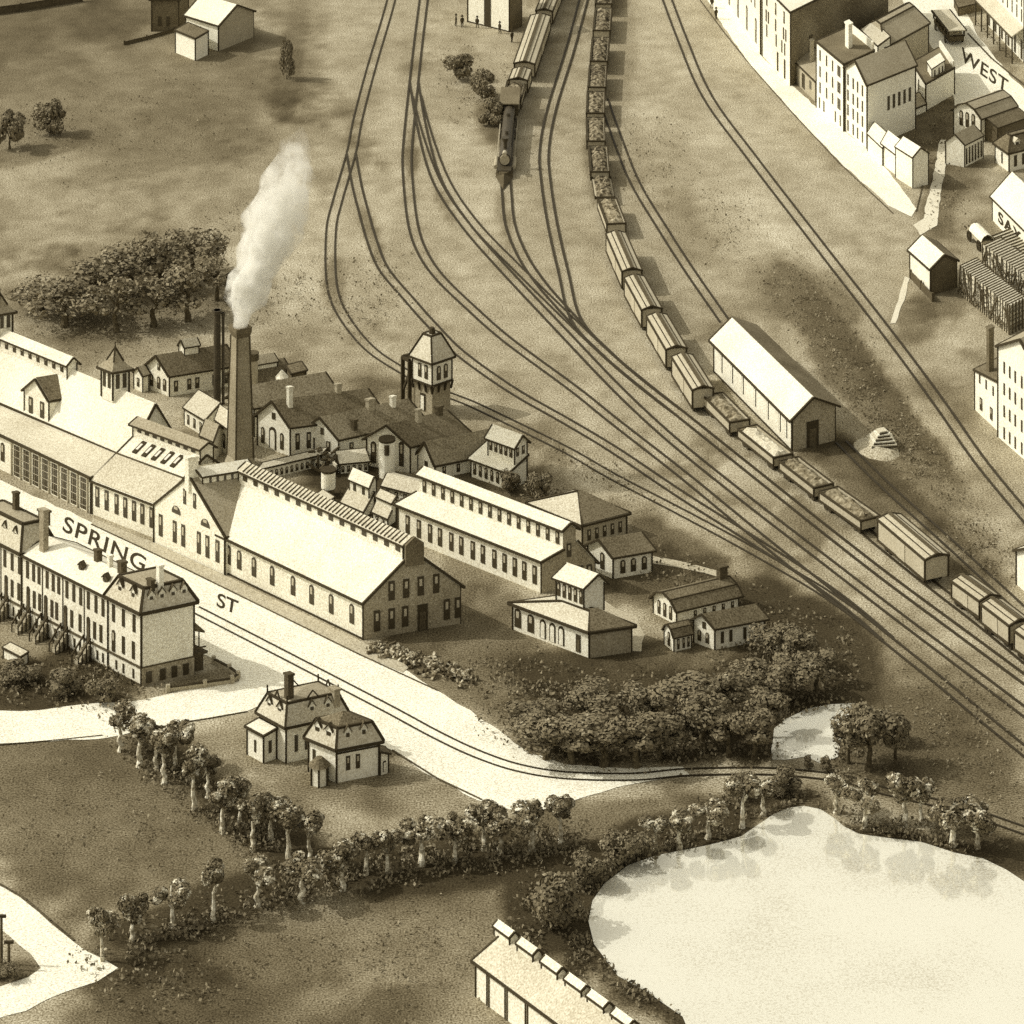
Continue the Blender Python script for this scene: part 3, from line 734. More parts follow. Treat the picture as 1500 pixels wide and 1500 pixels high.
f = bld('boiler_annex', 'little gabled annex beside the skylit workshop ridge', 'shed', (294, 668), (312, 676), (310, 652), G_F)
f.profile(gable(30, 44), roof='roof_grey', over=.2, tw=.16); f.wins('front', [.35, .7], 6, 22, 5); f.wins('end', [.5], 6, 24, 5)
f = bld('dust_shed', 'pale lean-to shed in the yard behind the skylit workshop', 'shed', (270, 622), (300, 640), (292, 607), G_F)
f.profile([(0, 24), (1, 34)], roof='roof_light', over=.2, tw=.16); f.wins('front', [.2, .5, .8], 4, 18, 5)

f = bld('rear_shop', 'dark striped-roof shop with a ridge monitor right of the tall chimney', 'factory building', (372, 640), (492, 618), (335, 626), G_F)
f.profile(gable(44, 65), roof='roof_mid', tw=.2)
f.wins('front', lin(.1, .9, 6), 10, 28, 6); f.wins('end', [.3, .7], 8, 26, 6)
f = bld('striped_shed', 'low dark shed with striped monitor roof behind the rear shop', 'factory building', (366, 592), (428, 581), (335, 578), G_F)
f.profile(gable(30, 48), roof='roof_dark', tw=.18); f.profile([(.3, 50), (.5, 58), (.7, 50)], u0=.05, u1=.8, z0=38, roof='roof_grey', wname='monitor_wall', rname='monitor_roof', tname='monitor_trim', tw=.14, over=.15)
f.wins('front', lin(.1, .9, 5), 6, 20, 5)
f = bld('vent_house', 'dark box-like vent house on the right of the striped shed', 'shed', (428, 590), (448, 585), (420, 580), G_F)
f.profile([(0, 42), (1, 44)], roof='roof_dark', wall='wall_dark', over=.2, tw=.2)
tb = P(413, 596); t = thing('round_tank', 'small pale round tank beside the striped shed', 'tank', tb, G_F); s2 = FOC / tb.y
b = MB(); b.cyl(tb, tb + Vector((0, 0, 44 / s2)), 9 / s2, n=18); b.build('tank_body', M['wall'], t, tb); b = MB(); b.cyl(tb + Vector((0, 0, 44 / s2)), tb + Vector((0, 0, 54 / s2)), 9.6 / s2, 1 / s2, n=18); b.build('tank_lid', M['wall'], t, tb)
tb = P(370, 590); t = thing('roof_fan', 'pale drum ventilator right of the chimney top', 'tank', tb, G_F)
b = MB(); b.cyl(tb, tb + Vector((0, 0, 64 / s2)), 8 / s2, n=14); b.build('drum', M['wall_grey'], t, tb); b = MB(); b.cyl(tb + Vector((0, 0, 64 / s2)), tb + Vector((0, 0, 74 / s2)), 9.5 / s2, n=14); b.build('drum_lid', M['ink2'], t, tb)

f = bld('smith_shop', 'dark-roofed smithy with pale gable and arched door right of the tall chimney', 'factory building', (425, 668), (560, 650), (377, 652), G_F)
f.profile(gable(44, 72), roof='roof_dark', tw=.2)
f.wins('end', [.25], 6, 30, 7, 'arch'); f.wins('end', [.53], 2, 34, 13, 'archline', name='doorway'); f.wins('end', [.83], 6, 30, 6, 'arch'); f.wins('end', [.5], 46, 56, 6, 'plain')
f.wins('front', [.08, .2, .32, .45], 8, 32, 6); f.chimney(.12, .35, 50, 92, 6, 5, 'wall'); f.chimney(.7, .5, 66, 84, 7, 5, 'wall_grey')
f = bld('pattern_shop', 'dark-roofed pattern shop with pale gable left of the silo house', 'factory building', (496, 672), (620, 645), (446, 660), G_F)
f.profile(gable(30, 54), roof='roof_mid', tw=.2); f.wins('end', [.3, .75], 6, 22, 6); f.wins('end', [.48], 30, 40, 5, 'plain'); f.wins('front', [.15, .35, .55, .75], 6, 20, 6)
f.chimney(.22, .1, 20, 48, 6); f.chimney(.55, .45, 50, 66, 9, 6, 'wall_grey'); f.chimney(.8, .4, 48, 64, 6, 5, 'wall')
f = bld('boiler_house', 'boiler house with dark roof and broad pale gable holding a tall round silo', 'factory building', (601, 693), (684, 672), (537, 682), G_F)
f.profile(gable(40, 64), roof='roof_dark', tw=.2); f.wins('end', [.2], 8, 44, 8, 'arch'); f.wins('end', [.84], 6, 38, 9, 'arch'); f.chimney(.45, .4, 55, 78, 6, 5, 'wall_grey'); f.chimney(.85, .45, 55, 74, 8, 6)
tb = P(567, 697); t = thing('silo', 'tall pale cylindrical silo standing before the boiler house gable', 'silo', tb, G_F); s2 = FOC / tb.y
b = MB(); b.cyl(tb, tb + Vector((0, 0, 54 / s2)), 12 / s2, n=22); b.build('silo_shell', M['wall_cream'], t, tb)
b = MB(); b.cyl(tb + Vector((0, 0, 52 / s2)), tb + Vector((0, 0, 55 / s2)), 12.6 / s2, n=22); b.cyl(tb + Vector((0, 0, 36 / s2)) + Vector((0, -12.3 / s2, 0)), tb + Vector((0, 0, 50 / s2)) + Vector((0, -11.6 / s2, 0)), 4 / s2, n=10); b.build('silo_hoop', M['ink'], t, tb)
f = bld('store_shed', 'dark-roofed store shed right of the silo', 'factory building', (637, 702), (726, 684), (612, 690), G_F)
f.profile(gable(24, 48), roof='roof_mid', tw=.2); f.wins('end', [.5], 4, 20, 7, 'door'); f.wins('front', lin(.15, .85, 4), 4, 16, 6)

# coaling tower
f = bld('coaling_tower', 'tall coaling tower with overhanging upper storey and hipped roof beside the curved track', 'tower', (633, 612), (604, 601), (662, 602), G_F)
f.cbox('shaft', 0.04, .96, .04, .96, 0, 52, 'brick_mid')
f.frustum(79, 114, .30, .30, .25, .25, z0=46, walls=True, wall='wall', roof='roof_light', wname='upper_storey', over=.35, tw=.2)
f.wins('front', [.3, .62], 54, 74, 6); f.wins('end', [.33, .68], 52, 73, 7, 'arch'); f.wins('front', [.5], 6, 30, 10, 'line', at=.02, name='doorway')
b = MB()
for t in lin(.02, .98, 4): b.beam(f.pt(t, .03, f.h(34)), f.pt(t, -.06, f.h(47)), .2); b.beam(f.pt(.03, t, f.h(34)), f.pt(-.06, t, f.h(47)), .2)
b.beam(f.pt(0, 0, f.h(46)), f.pt(1, 0, f.h(46)), .3); b.beam(f.pt(0, 0, f.h(46)), f.pt(0, 1, f.h(46)), .3); b.build('bracket', M['ink'], f.root, f.org)
b = MB(); a = P(590, 594); c = P(600, 600); hh2 = f.h(72)
for p in (a, c): b.beam(p, p + Vector((0, 0, hh2)), .5)
b.beam(a + Vector((0, 0, hh2)), c + Vector((0, 0, hh2)), .45); b.beam(a + Vector((0, 0, hh2)), f.pt(.5, .5, f.h(88)), .5); b.beam(a + Vector((0, 0, hh2 * .3)), c + Vector((0, 0, hh2 * .75)), .25); b.build('hoist_frame', M['ink'], f.root, f.org)
b = MB(); p = f.pt(.5, .5, f.h(113)); b.cyl(p, p + Vector((0, 0, .9)), .5, .35, 8); b.build('finial', M['ink'], f.root, f.org)

# two-tier pump house and its bushes
f = bld('pump_house', 'small two-tier pump house with pale stacked roofs among dark bushes', 'factory building', (744, 718), (690, 698), (772, 706), G_F)
f.profile([(0, 26), (1, 40)], roof='roof_white', tw=.18); f.wins('front', lin(.12, .9, 6), 5, 21, 6, 'arch')
f.profile([(.35, 60), (.68, 72), (1.0, 60)], u1=.72, z0=30, roof='roof_white', wname='upper_wall', rname='upper_roof', tname='upper_trim', tw=.18); f.wins('front', lin(.1, .64, 5), 42, 56, 6, at=.35)
f.wins('end', [.5, .8], 44, 56, 6)

# long two-tier mill
f = bld('clerestory_mill', 'long two-tier mill with rows of windows and pale clerestory roof', 'factory building', (793, 869), (583, 785), (871, 857), G_F)
f.profile([(0, 47), (.40, 60), (.40, 89), (.52, 97), (.64, 89), (.64, 70), (1, 36)], roof='roof_white', tw=.22)
n = f._nrm(f.V, f.pt(0, .5, 0)) * .06
br = MB(); br.prism([f.pt(0, .004, .02) + n, f.pt(0, .996, .02) + n, f.pt(0, .996, f.h(35)) + n, f.pt(0, .638, f.h(69)) + n, f.pt(0, .638, f.h(88)) + n, f.pt(0, .52, f.h(96)) + n, f.pt(0, .402, f.h(88)) + n, f.pt(0, .402, f.h(59)) + n, f.pt(0, .004, f.h(46)) + n], n)
br.build('shade_toned_end_wall', M['brick_mid'], f.root, f.org)  # darker panel paints in the mill end's shade
f.wins('front', [.045, .115, .18, .25, .32, .40, .47, .55, .62, .70, .77, .85, .93], 10, 37, 8)
f.wins('front', lin(.035, .96, 15), 65, 84, 7.5, at=.40)
f.wins('end', [.35, .72, .88], 8, 32, 8, at=-.006); f.wins('end', [.5], 48, 68, 7, at=-.006)

f = bld('hipped_store', 'store with pale pyramid roof, shade-darkened on one slope, behind the long mill', 'factory building', (853, 800), (776, 768), (918, 783), G_F)
f.frustum(30, 56, .48, .48, .48, .48, roof='roof_light', wall='wall_grey', tw=.2); f.wins('end', lin(.15, .85, 5), 6, 22, 6); slope(f, [(-.03, -.04, 30), (.48, .48, 56), (.48, .52, 56), (-.03, 1.04, 30)], 'side_roof_shade')  # right slope darkened by an overlay as painted shade
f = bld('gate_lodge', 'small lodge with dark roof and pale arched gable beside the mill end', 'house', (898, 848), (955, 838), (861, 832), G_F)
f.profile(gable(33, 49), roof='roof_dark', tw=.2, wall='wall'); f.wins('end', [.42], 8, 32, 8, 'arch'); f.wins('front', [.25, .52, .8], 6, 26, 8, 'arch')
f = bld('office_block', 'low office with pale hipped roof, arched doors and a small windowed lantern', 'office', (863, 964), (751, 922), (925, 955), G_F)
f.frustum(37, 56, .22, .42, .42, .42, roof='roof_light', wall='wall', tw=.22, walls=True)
slope(f, [(-.03, -.04, 37), (.22, .42, 56), (.22, .58, 56), (-.03, 1.04, 37)], 'side_roof_shade')  # overlay paints shade on the right hip
n = f._nrm(f.V, f.pt(0, .5, 0)) * .05; ew = MB(); ew.prism([f.pt(0, .004, .02) + n, f.pt(0, .996, .02) + n, f.pt(0, .996, f.h(36)) + n, f.pt(0, .004, f.h(36)) + n], n); ew.build('shade_toned_end_wall', M['brick_mid'], f.root, f.org)  # darker end panel, its shade put into the colour
f.wins('front', [.93], 6, 34, 12, 'arch'); f.wins('front', [.76], 6, 32, 12, 'arch'); f.wins('front', [.60, .475, .36], 4, 32, 11, 'archline', name='arched_panel'); f.wins('front', [.14], 3, 28, 8, 'door'); f.profile([(.42, 88), (.72, 104), (.9, 92)], u0=.30, u1=.66, z0=50, roof='roof_white', wname='lantern_wall', rname='lantern_roof', tname='lantern_trim', tw=.18); f.wins('front', lin(.335, .625, 5), 62, 82, 6, 'arch', at=.42)
f = bld('round_gable_cottage', 'cottage with round-topped pale gable and dark chimney, rearmost of the pair by the dark wood', 'house', (991, 916), (1082, 894), (957, 898), G_F)
f.profile([(0, 24), (.18, 33), (.5, 39), (.82, 33), (1, 24)], roof='roof_dark', tw=.18); f.wins('end', [.25, .5, .75], 4, 24, 6, 'arch'); f.wins('front', lin(.3, .9, 5), 6, 16, 5); f.chimney(.92, .5, 30, 56, 13, 8)
f = bld('privy_cottage', 'tiny round-gabled shed in front of the two cottages', 'shed', (987, 955), (1013, 949), (973, 944), G_F)
f.profile([(0, 23), (.2, 30), (.5, 34), (.8, 30), (1, 23)], roof='roof_dark', tw=.15, over=.2); f.wins('end', [.5], 4, 24, 6, 'arch'); f.wins('front', [.25, .55, .82], 3, 18, 4)
f = bld('gabled_cottage', 'gabled cottage with dark roof and narrow windows, nearest the dark wood', 'house', (1047, 952), (1120, 938), (1016, 941), G_F)
f.profile(gable(33, 46), roof='roof_dark', tw=.18, wall='wall_cream'); f.wins('front', [.15, .32, .6, .83], 8, 25, 5, 'plain'); f.wins('end', [.35, .72], 6, 22, 6, 'arch'); f.wins('end', [.5], 26, 36, 6, 'plain')

# yard clutter behind the big hall
f = bld('covered_gangway', 'long narrow pale-roofed gangway with small arches in the dark yard', 'gangway', (470, 683), (378, 705), (478, 676), G_F)
f.profile([(0, 16), (1, 19)], roof='roof_light', over=.2, tw=.16); f.wins('front', lin(.06, .95, 12), 2, 12, 4, 'arch')
f = bld('covered_gangway', 'short narrow pale-roofed gangway below the pattern shop', 'gangway', (540, 690), (498, 694), (534, 680), G_F)
f.profile([(0, 14), (1, 22)], roof='roof_light', over=.2, tw=.16); f.wins('front', lin(.1, .9, 5), 2, 11, 4)
tb = P(481, 726); t = thing('water_tank', 'pale round water tank in the dark factory yard', 'tank', tb, G_F); s2 = FOC / tb.y
b = MB(); b.cyl(tb, tb + Vector((0, 0, 12 / s2)), 9 / s2, n=18); b.build('tank_base', M['ink2'], t, tb); b = MB(); b.cyl(tb + Vector((0, 0, 12 / s2)), tb + Vector((0, 0, 37 / s2)), 10.5 / s2, n=20); b.build('tank_body', M['wall_cream'], t, tb); b = MB(); b.cyl(tb + Vector((0, 0, 36 / s2)), tb + Vector((0, 0, 39 / s2)), 11.4 / s2, n=20); b.build('tank_rim', M['ink'], t, tb)
f = bld('lantern_shed', 'small yard shed with windowed lantern and pale sloping roof', 'shed', (532, 760), (500, 746), (548, 748), G_F)
f.profile([(0, 10), (1, 26)], roof='roof_light', over=.15, tw=.16); f.profile([(.62, 38), (1.0, 48), (1.3, 42)], z0=16, u0=.05, u1=.95, roof='roof_white', wname='lantern_wall', rname='lantern_roof', tname='lantern_trim', tw=.16, over=.2); f.wins('front', [.3, .7], 24, 36, 6, at=.62)
f = bld('stepped_shed', 'small stepped pale shed beside the hall ridge', 'shed', (568, 772), (546, 762), (580, 763), G_F)
f.profile([(0, 12), (.45, 20), (.45, 30), (1, 36)], roof='roof_light', over=.15, tw=.16); f.wins('front', [.3, .7], 2, 9, 5)
f = bld('fan_roof_shed', 'low shed with pale folded roof before the silo', 'shed', (614, 740), (560, 726), (630, 722), G_F)
f.profile(gable(14, 22), roof='roof_light', over=.2, tw=.16); f.wins('front', lin(.15, .85, 4), 2, 11, 5)
f = bld('flat_ash_bin', 'pale flat-topped ash bin beside the hall monitor', 'bin', (478, 748), (462, 738), (490, 741), G_F)
f.profile([(0, 10), (1, 12)], roof='roof_light', over=.1, tw=.15)
p0 = P(480, 690); t = thing('pipe_rig', 'tangled rig of pipes and timbers over the factory yard', 'pipework', p0, G_F); s2 = FOC / p0.y
b = MB()
for i in range(26):
    a = p0 + Vector((random.uniform(-19, 19) / s2, random.uniform(-2, 3), random.uniform(4, 26) / s2)); b.beam(a, a + Vector((random.uniform(-14, 14) / s2, random.uniform(-1, 1), random.uniform(-6, 8) / s2)), .2)
for x in (-14, 0, 13): b.beam(p0 + Vector((x / s2, 0, 0)), p0 + Vector((x / s2, 0, 24 / s2)), .25)
b.build('pipe', M['ink2'], t, p0)
b = MB()
for i in range(10):
    a = p0 + Vector((random.uniform(-19, 12) / s2, random.uniform(-2, 3), random.uniform(4, 22) / s2)); b.beam(a, a + Vector((random.uniform(5, 14) / s2, random.uniform(-1, 1), random.uniform(-4, 4) / s2)), .3)
b.build('timber', M['timber'], t, p0)
# scrap pile beside the street
q0, q1 = P(548, 948), P(690, 998); pile = MB()
for i in range(330):
    t = random.random(); w = 1.9 * (1 - .5 * abs(t - .6)); c = q0.lerp(q1, t) + Vector((random.gauss(0, w * .4), random.gauss(0, w * .55), 0)); hz = max(.12, random.uniform(.1, .8) * (1 - .3 * t)); c.z = hz * .3
    a = random.uniform(0, 6.28); L = random.uniform(.2, .9); pile.beam(c, c + Vector((math.cos(a) * L, math.sin(a) * L, random.uniform(0, .5))), random.uniform(.12, .4), mi=0 if random.random() < .6 else 1)
tag(pile.build('scrap_heap', [M['rubble'], M['ink2']]), 'long low heap of scrap iron beside the street end of the big hall', 'scrap heap')
# ================================================================== terrace of row houses, lower left
f = bld('row_house_terrace', 'terrace of row houses with mansard end pavilions and tall dark windows', 'row houses', (207, 1005), (-40, 877), (284, 988))
U = 247.0
ux = lambda x: (207 - x) / U
f.profile([(0, 106), (.5, 124), (1, 106)], u0=.19, u1=.70, roof='roof_white', wname='wall', tw=.22, over=.3, ends=(False, False))
f.frustum(106, 138, .025, .02, .13, .13, u0=0, u1=.19, roof='roof_light', cap='roof_grey', capr=142, wname='pavilion_wall', rname='mansard_roof', tname='mansard_trim', tw=.26)
f.frustum(106, 146, .03, .03, .12, .12, u0=.70, u1=1.0, v1=.62, roof='roof_light', cap='roof_grey', capr=149, wname='pavilion_wall', rname='mansard_roof', tname='mansard_trim', tw=.26)
ew = MB(); n = f._nrm(f.V, f.pt(0, .5, 0)) * .05
ew.prism([f.pt(0, 0, f.h(27)) + n, f.pt(0, 1, f.h(27)) + n, f.pt(0, 1, f.h(104)) + n, f.pt(0, 0, f.h(104)) + n], n); ew.build('party_wall', M['wall'], f.root, f.org)
ew = MB(); ew.prism([f.pt(0, 0, 0) + n, f.pt(0, 1, 0) + n, f.pt(0, 1, f.h(26)) + n, f.pt(0, 0, f.h(26)) + n], n * 2.2); ew.build('basement_wall', M['brick_mid'], f.root, f.org)
f.wins('end', [.12, .38, .60, .82], 4, 20, 9, 'plain', at=-.008, name='basement_window')
tr = MB(); nf = f._nrm(f.U, f.pt(.5, 0, 0))
tr.beam(f.pt(0, 0, f.h(27)) + nf * .05, f.pt(1, 0, f.h(27)) + nf * .05, .18); tr.beam(f.pt(0, 0, f.h(27)) + n, f.pt(0, 1, f.h(27)) + n, .18)
tr.beam(f.pt(0, 0, .1) + nf * .05, f.pt(1, 0, .1) + nf * .05, .16)
for x in (160, 126, 95, 65, 35, 3): tr.beam(f.pt(ux(x), 0, 0) + nf * .03, f.pt(ux(x), 0, f.h(104)) + nf * .03, .10)
tr.build('string_course', M['ink2'], f.root, f.org)
f.wins('front', [ux(x) for x in (9, 20, 31, 43, 52, 60, 72, 81, 89, 101, 111, 121, 132, 143, 153, 168, 182, 197)], 74, 100, 5.6, 'plain')
f.wins('front', [ux(x) for x in (20, 30, 53, 61, 79, 86, 108, 120, 141, 150, 182, 196)], 34, 60, 5.6, 'plain')
f.wins('front', [ux(168)], 30, 62, 7, 'arch')
f.wins('front', [ux(x) for x in (11, 44, 70, 99, 132)], 22, 62, 7.5, 'archdoor')
f.wins('front', [ux(x) for x in (22, 30, 56, 63, 84, 90, 112, 120, 145, 153, 160, 172, 182, 196)], 6, 20, 4.2, 'plain', name='basement_window')
for x in (11, 44, 70, 99, 132):       # stoops with railings
    s = MB(); u = ux(x)
    for k in range(5):
        a = f.pt(u - .016, 0, 0) + nf * (.15 + .36 * k); s.box(a, f.U * .032, nf * .36, (0, 0, f.h(23) * (1 - k / 5)))
    o = s.build('stoop', M['wall_grey'], f.root, f.org)
    r = MB()
    for du in (-.019, .019):
        a = f.pt(u + du, 0, 0) + nf * .2; c = f.pt(u + du, 0, 0) + nf * 2.1
        r.beam(a + Vector((0, 0, f.h(34))), c + Vector((0, 0, f.h(12))), .14)
        for k in range(4):
            p = a.lerp(c, k / 3); r.beam(p, p + Vector((0, 0, f.h(34 - 22 * k / 3))), .12)
    r.build('stoop_railing', M['ink'], o, f.org)
fr = MB()
for i in range(34):
    p = f.pt(.02 + i * .028, -.10, 0)
    if i % 5 in (1, 2): continue
    fr.beam(p, p + Vector((random.uniform(-.2, .2), 0, .75)), .1)
fr.build('area_railing', M['ink'], f.root, f.org)
for u in (.06, .135): f.dormer(u, .045, 110, 130, 11, 8, 'front', 'wall', 'ink2')
for v in (.22, .42, .63, .84): f.dormer(.008, v, 110, 129, 10, 6, 'end', 'wall', 'ink2')
for u in (.755, .82, .92): f.dormer(u, .055, 114, 132, 9, 8, 'front', 'wall', 'ink2')
for x, v in ((98, .20), (133, .20)): f.dormer(ux(x) - .03, v, 108, 121, 10, 7, 'front', 'ink2', 'ink2')
f.chimney(.40, .5, 116, 140, 8); f.chimney(.26, .5, 116, 140, 9); f.chimney(.33, .5, 122, 140, 6, mat='wall')
f.chimney(.635, .22, 100, 176, 10, 8, 'brick_mid'); f.chimney(.02, .42, 130, 166, 7, 7, 'wall_cream'); f.chimney(.03, .28, 112, 146, 10, 6, 'ink2'); f.chimney(.72, .5, 140, 160, 14, 10, 'ink2'); f.chimney(.86, .4, 140, 172, 7)
pb = MB(); c = f.pt(.02, 1.0, 0); vn = f.V.normalized()
pb.hexa([f.pt(.02, 1.0, f.h(62)), f.pt(.09, 1.0, f.h(62)), f.pt(.09, 1.28, f.h(54)), f.pt(.02, 1.28, f.h(54))], [f.pt(.02, 1.0, f.h(80)), f.pt(.09, 1.0, f.h(80)), f.pt(.09, 1.28, f.h(57)), f.pt(.02, 1.28, f.h(57))]); o = pb.build('porch_roof', M['roof_dark'], f.root, f.org)
pp = MB()
for u in (.03, .08): pp.beam(f.pt(u, 1.2, 0), f.pt(u, 1.2, f.h(56)), .12)
pp.box(f.pt(.015, 1.0, f.h(24)), f.U * .09, f.V * .32, (0, 0, .3)); pp.beam(f.pt(.02, 1.3, f.h(34)), f.pt(.02, 1.0, f.h(34)), .12)
pp.box(f.pt(.02, 1.05, 0), f.U * .03, f.V * .2, (0, 0, f.h(24))); pp.build('porch', M['ink2'], f.root, f.org)
def low_wall(name, pts, h, w, mat, label, cat, capm='ink'):
    q = [P(x, y) for x, y in pts]; r = thing(name, label, cat, q[0]); b = MB(); c = MB()
    for a, d in zip(q, q[1:]):
        b.beam(a + Vector((0, 0, h / 2)), d + Vector((0, 0, h / 2)), w, h); c.beam(a + Vector((0, 0, h + .05)), d + Vector((0, 0, h + .05)), w * 1.3, .12)
    for p in q: b.beam(p, p + Vector((0, 0, h + .35)), w * 1.8)
    b.build('masonry', M[mat], r, q[0]); c.build('coping', M[capm], r, q[0]); return r
low_wall('garden_wall', [(313, 972), (336, 984), (349, 994), (340, 1001), (300, 1007), (246, 1014)], .55, .25, 'wall_grey', 'low dark-topped garden wall round the corner yard of the terrace', 'wall')
f = bld('garden_shed', 'tiny pale flat shed in the dark garden before the terrace', 'shed', (30, 976), (5, 963), (41, 970))
f.profile([(0, 13), (1, 14)], roof='roof_light', over=.12, tw=.16)

# ================================================================== mansard house
root = bld('mansard_villa', 'cream villa of two mansard-roofed blocks with dormers standing on the dark lawn', 'house', (493, 1147), (452, 1130), (555, 1135)).root
def block(A, B, C): return Frame(root, A, B, C)
g = block((419, 1118), (381, 1097), (506, 1099))
g.frustum(52, 84, .12, .12, .07, .07, roof='roof_light', cap='roof_grey', capr=92, tw=.2, wall='wall_cream')
g.wins('end', [.17, .34], 14, 38, 5, 'plain'); g.wins('front', [.5], 14, 38, 5, 'plain')
for v in (.45, .72): g.dormer(.035, v, 55, 75, 10, 6, 'end', 'wall_cream', 'ink2')
for u in (.3, .7): g.dormer(u, .025, 55, 75, 11, 6, 'front', 'wall_cream', 'ink2')
g.chimney(.3, .18, 80, 120, 9, 9, 'ink2'); g.chimney(.1, .86, 60, 90, 12, 9, 'brick_mid')
cr = MB(); T = [g.pt(.12, .07, g.h(84)), g.pt(.88, .07, g.h(84)), g.pt(.88, .93, g.h(84)), g.pt(.12, .93, g.h(84))]
for p in T: cr.beam(p, p + Vector((0, 0, .9)), .14)
for a, c in zip(T, T[1:] + T[:1]):
    m = (a + c) / 2; cr.beam(m - (c - a) * .12, m + Vector((0, 0, .9)), .12); cr.beam(m + (c - a) * .12, m + Vector((0, 0, .9)), .12)
cr.build('roof_cresting', M['ink'], root, g.org)
w = block((386, 1118), (362, 1105), (405, 1111))
w.profile([(0, 40), (1, 44)], roof='roof_white', wall='wall_cream', tw=.2, over=.2, wname='bay_wall', rname='bay_roof', tname='bay_trim'); w.wins('front', [.5], 10, 28, 4, 'plain'); w.wins('end', [.5], 12, 30, 4.5, 'plain')
g2 = block((493, 1147), (452, 1130), (555, 1135))
g2.frustum(48, 78, .10, .10, .09, .09, roof='roof_light', cap='roof_dark', capr=92, tw=.22, wall='wall_cream')
g2.wins('end', [.27, .50], 16, 36, 6); g2.wins('front', [.8], 14, 36, 5, 'plain')
for v in (.28, .66): g2.dormer(.025, v, 51, 72, 10, 6, 'end', 'wall_cream', 'ink2')
for u in (.32, .72): g2.dormer(u, .025, 51, 72, 13, 6, 'front', 'wall_cream', 'ink2')
tr = MB(); nn = g2._nrm(g2.V, g2.pt(0, .5, 0)) * .05
tr.beam(g2.pt(0, 0, g2.h(43)) + nn, g2.pt(0, 1, g2.h(43)) + nn, .12); tr.build('cornice_line', M['ink'], root, g2.org)
pr = P(468, 1147); s2 = FOC / pr.y; b = MB(); b.cyl(pr, pr + Vector((0, 0, 27 / s2)), 13 / s2, n=6); o = b.build('porch', M['wall_cream'], root, g.org)
b = MB(); b.cyl(pr + Vector((0, 0, 27 / s2)), pr + Vector((0, 0, 38 / s2)), 16.5 / s2, 5 / s2, n=10); b.build('porch_roof', M['roof_dark'], o, g.org)
b = MB()
for k in range(6):
    a = k * math.pi / 3 + .5; d = Vector((math.cos(a), math.sin(a), 0)) * 13.3 / s2; b.beam(pr + d, pr + d + Vector((0, 0, 27 / s2)), .16)
b.build('porch_post', M['ink'], o, g.org)
v = block((557, 1136), (550, 1128), (569, 1132)); v.profile([(0, 34), (1, 28)], roof='roof_dark', wall='wall_cream', over=.25, tw=.16, wname='side_porch_wall', rname='side_porch_roof', tname='side_porch_trim'); v.wins('end', [.5], 4, 20, 5, 'line')

# ================================================================== car shed at the bottom edge
f = bld('long_shed', 'long pale shed with a line of six small roof vents at the bottom edge', 'shed', (900, 1613), (697, 1460), (988, 1601))
f.profile(gable(55, 88), roof='roof_light', wall='wall', tw=.22, over=.3)
nf = f._nrm(f.U, f.pt(.5, 0, 0))
for t in (.915, .90, .78, .765, .63, .615):
    b = MB(); b.beam(f.pt(t, 0, 0) + nf * .03, f.pt(t, 0, f.h(54)) + nf * .03, .13); b.build('wall_batten', M['ink2'], f.root, f.org)
for x in (742, 777, 813, 848, 880, 915):
    t = (944 - x) / 203.0
    c = Frame(f.root, f.pt(t - .065, .42, 0), f.pt(t + .05, .42, 0), f.pt(t - .065, .58, 0))
    k = MB(); c.profile([(0, 92), (.5, 99), (1, 92)], z0=80, roof='roof_white', over=.12, wname='roof_vent', rname='vent_roof', tname='vent_trim', tw=.17)
    k.cyl(c.pt(-.02, .5, c.h(80)), c.pt(-.07, .5, c.h(80)), c.h(5), n=12); k.cyl(c.pt(-.07, .5, c.h(82)), c.pt(-.15, .35, c.h(78)), c.h(4.4), n=12); k.build('vent_opening', M['ink'], f.root, f.org)

# ================================================================== freight house
f = bld('freight_house', 'freight house with bright roof slope and dark doorway standing between the sidings', 'freight house', (1160, 661), (1046, 545), (1223, 645))
f.profile([(0, 50), (.46, 73), (1, 53)], roof='roof_white', wall='wall', tw=.24, over=.6, base=True)
slope(f, [(-.03, .46, 73), (1.03, .46, 73), (1.03, 1.10, 49.5), (-.03, 1.10, 49.5)])  # rear slope's shade painted by a dark overlay
f.wins('front', [.07, .15, .30, .46, .62, .76, .90], 12, 42, 8, 'archline')
ew = MB(); n = f._nrm(f.V, f.pt(0, .5, 0)) * .05; ew.prism([f.pt(0, .005, .02) + n, f.pt(0, .995, .02) + n, f.pt(0, .995, f.h(52)) + n, f.pt(0, .46, f.h(72)) + n, f.pt(0, .005, f.h(49)) + n], n); ew.build('shade_toned_gable_wall', M['brick_mid'], f.root, f.org)  # gable panel toned darker to paint its shaded side
f.wins('end', [.47], 0, 38, 20, 'door', at=-.006)

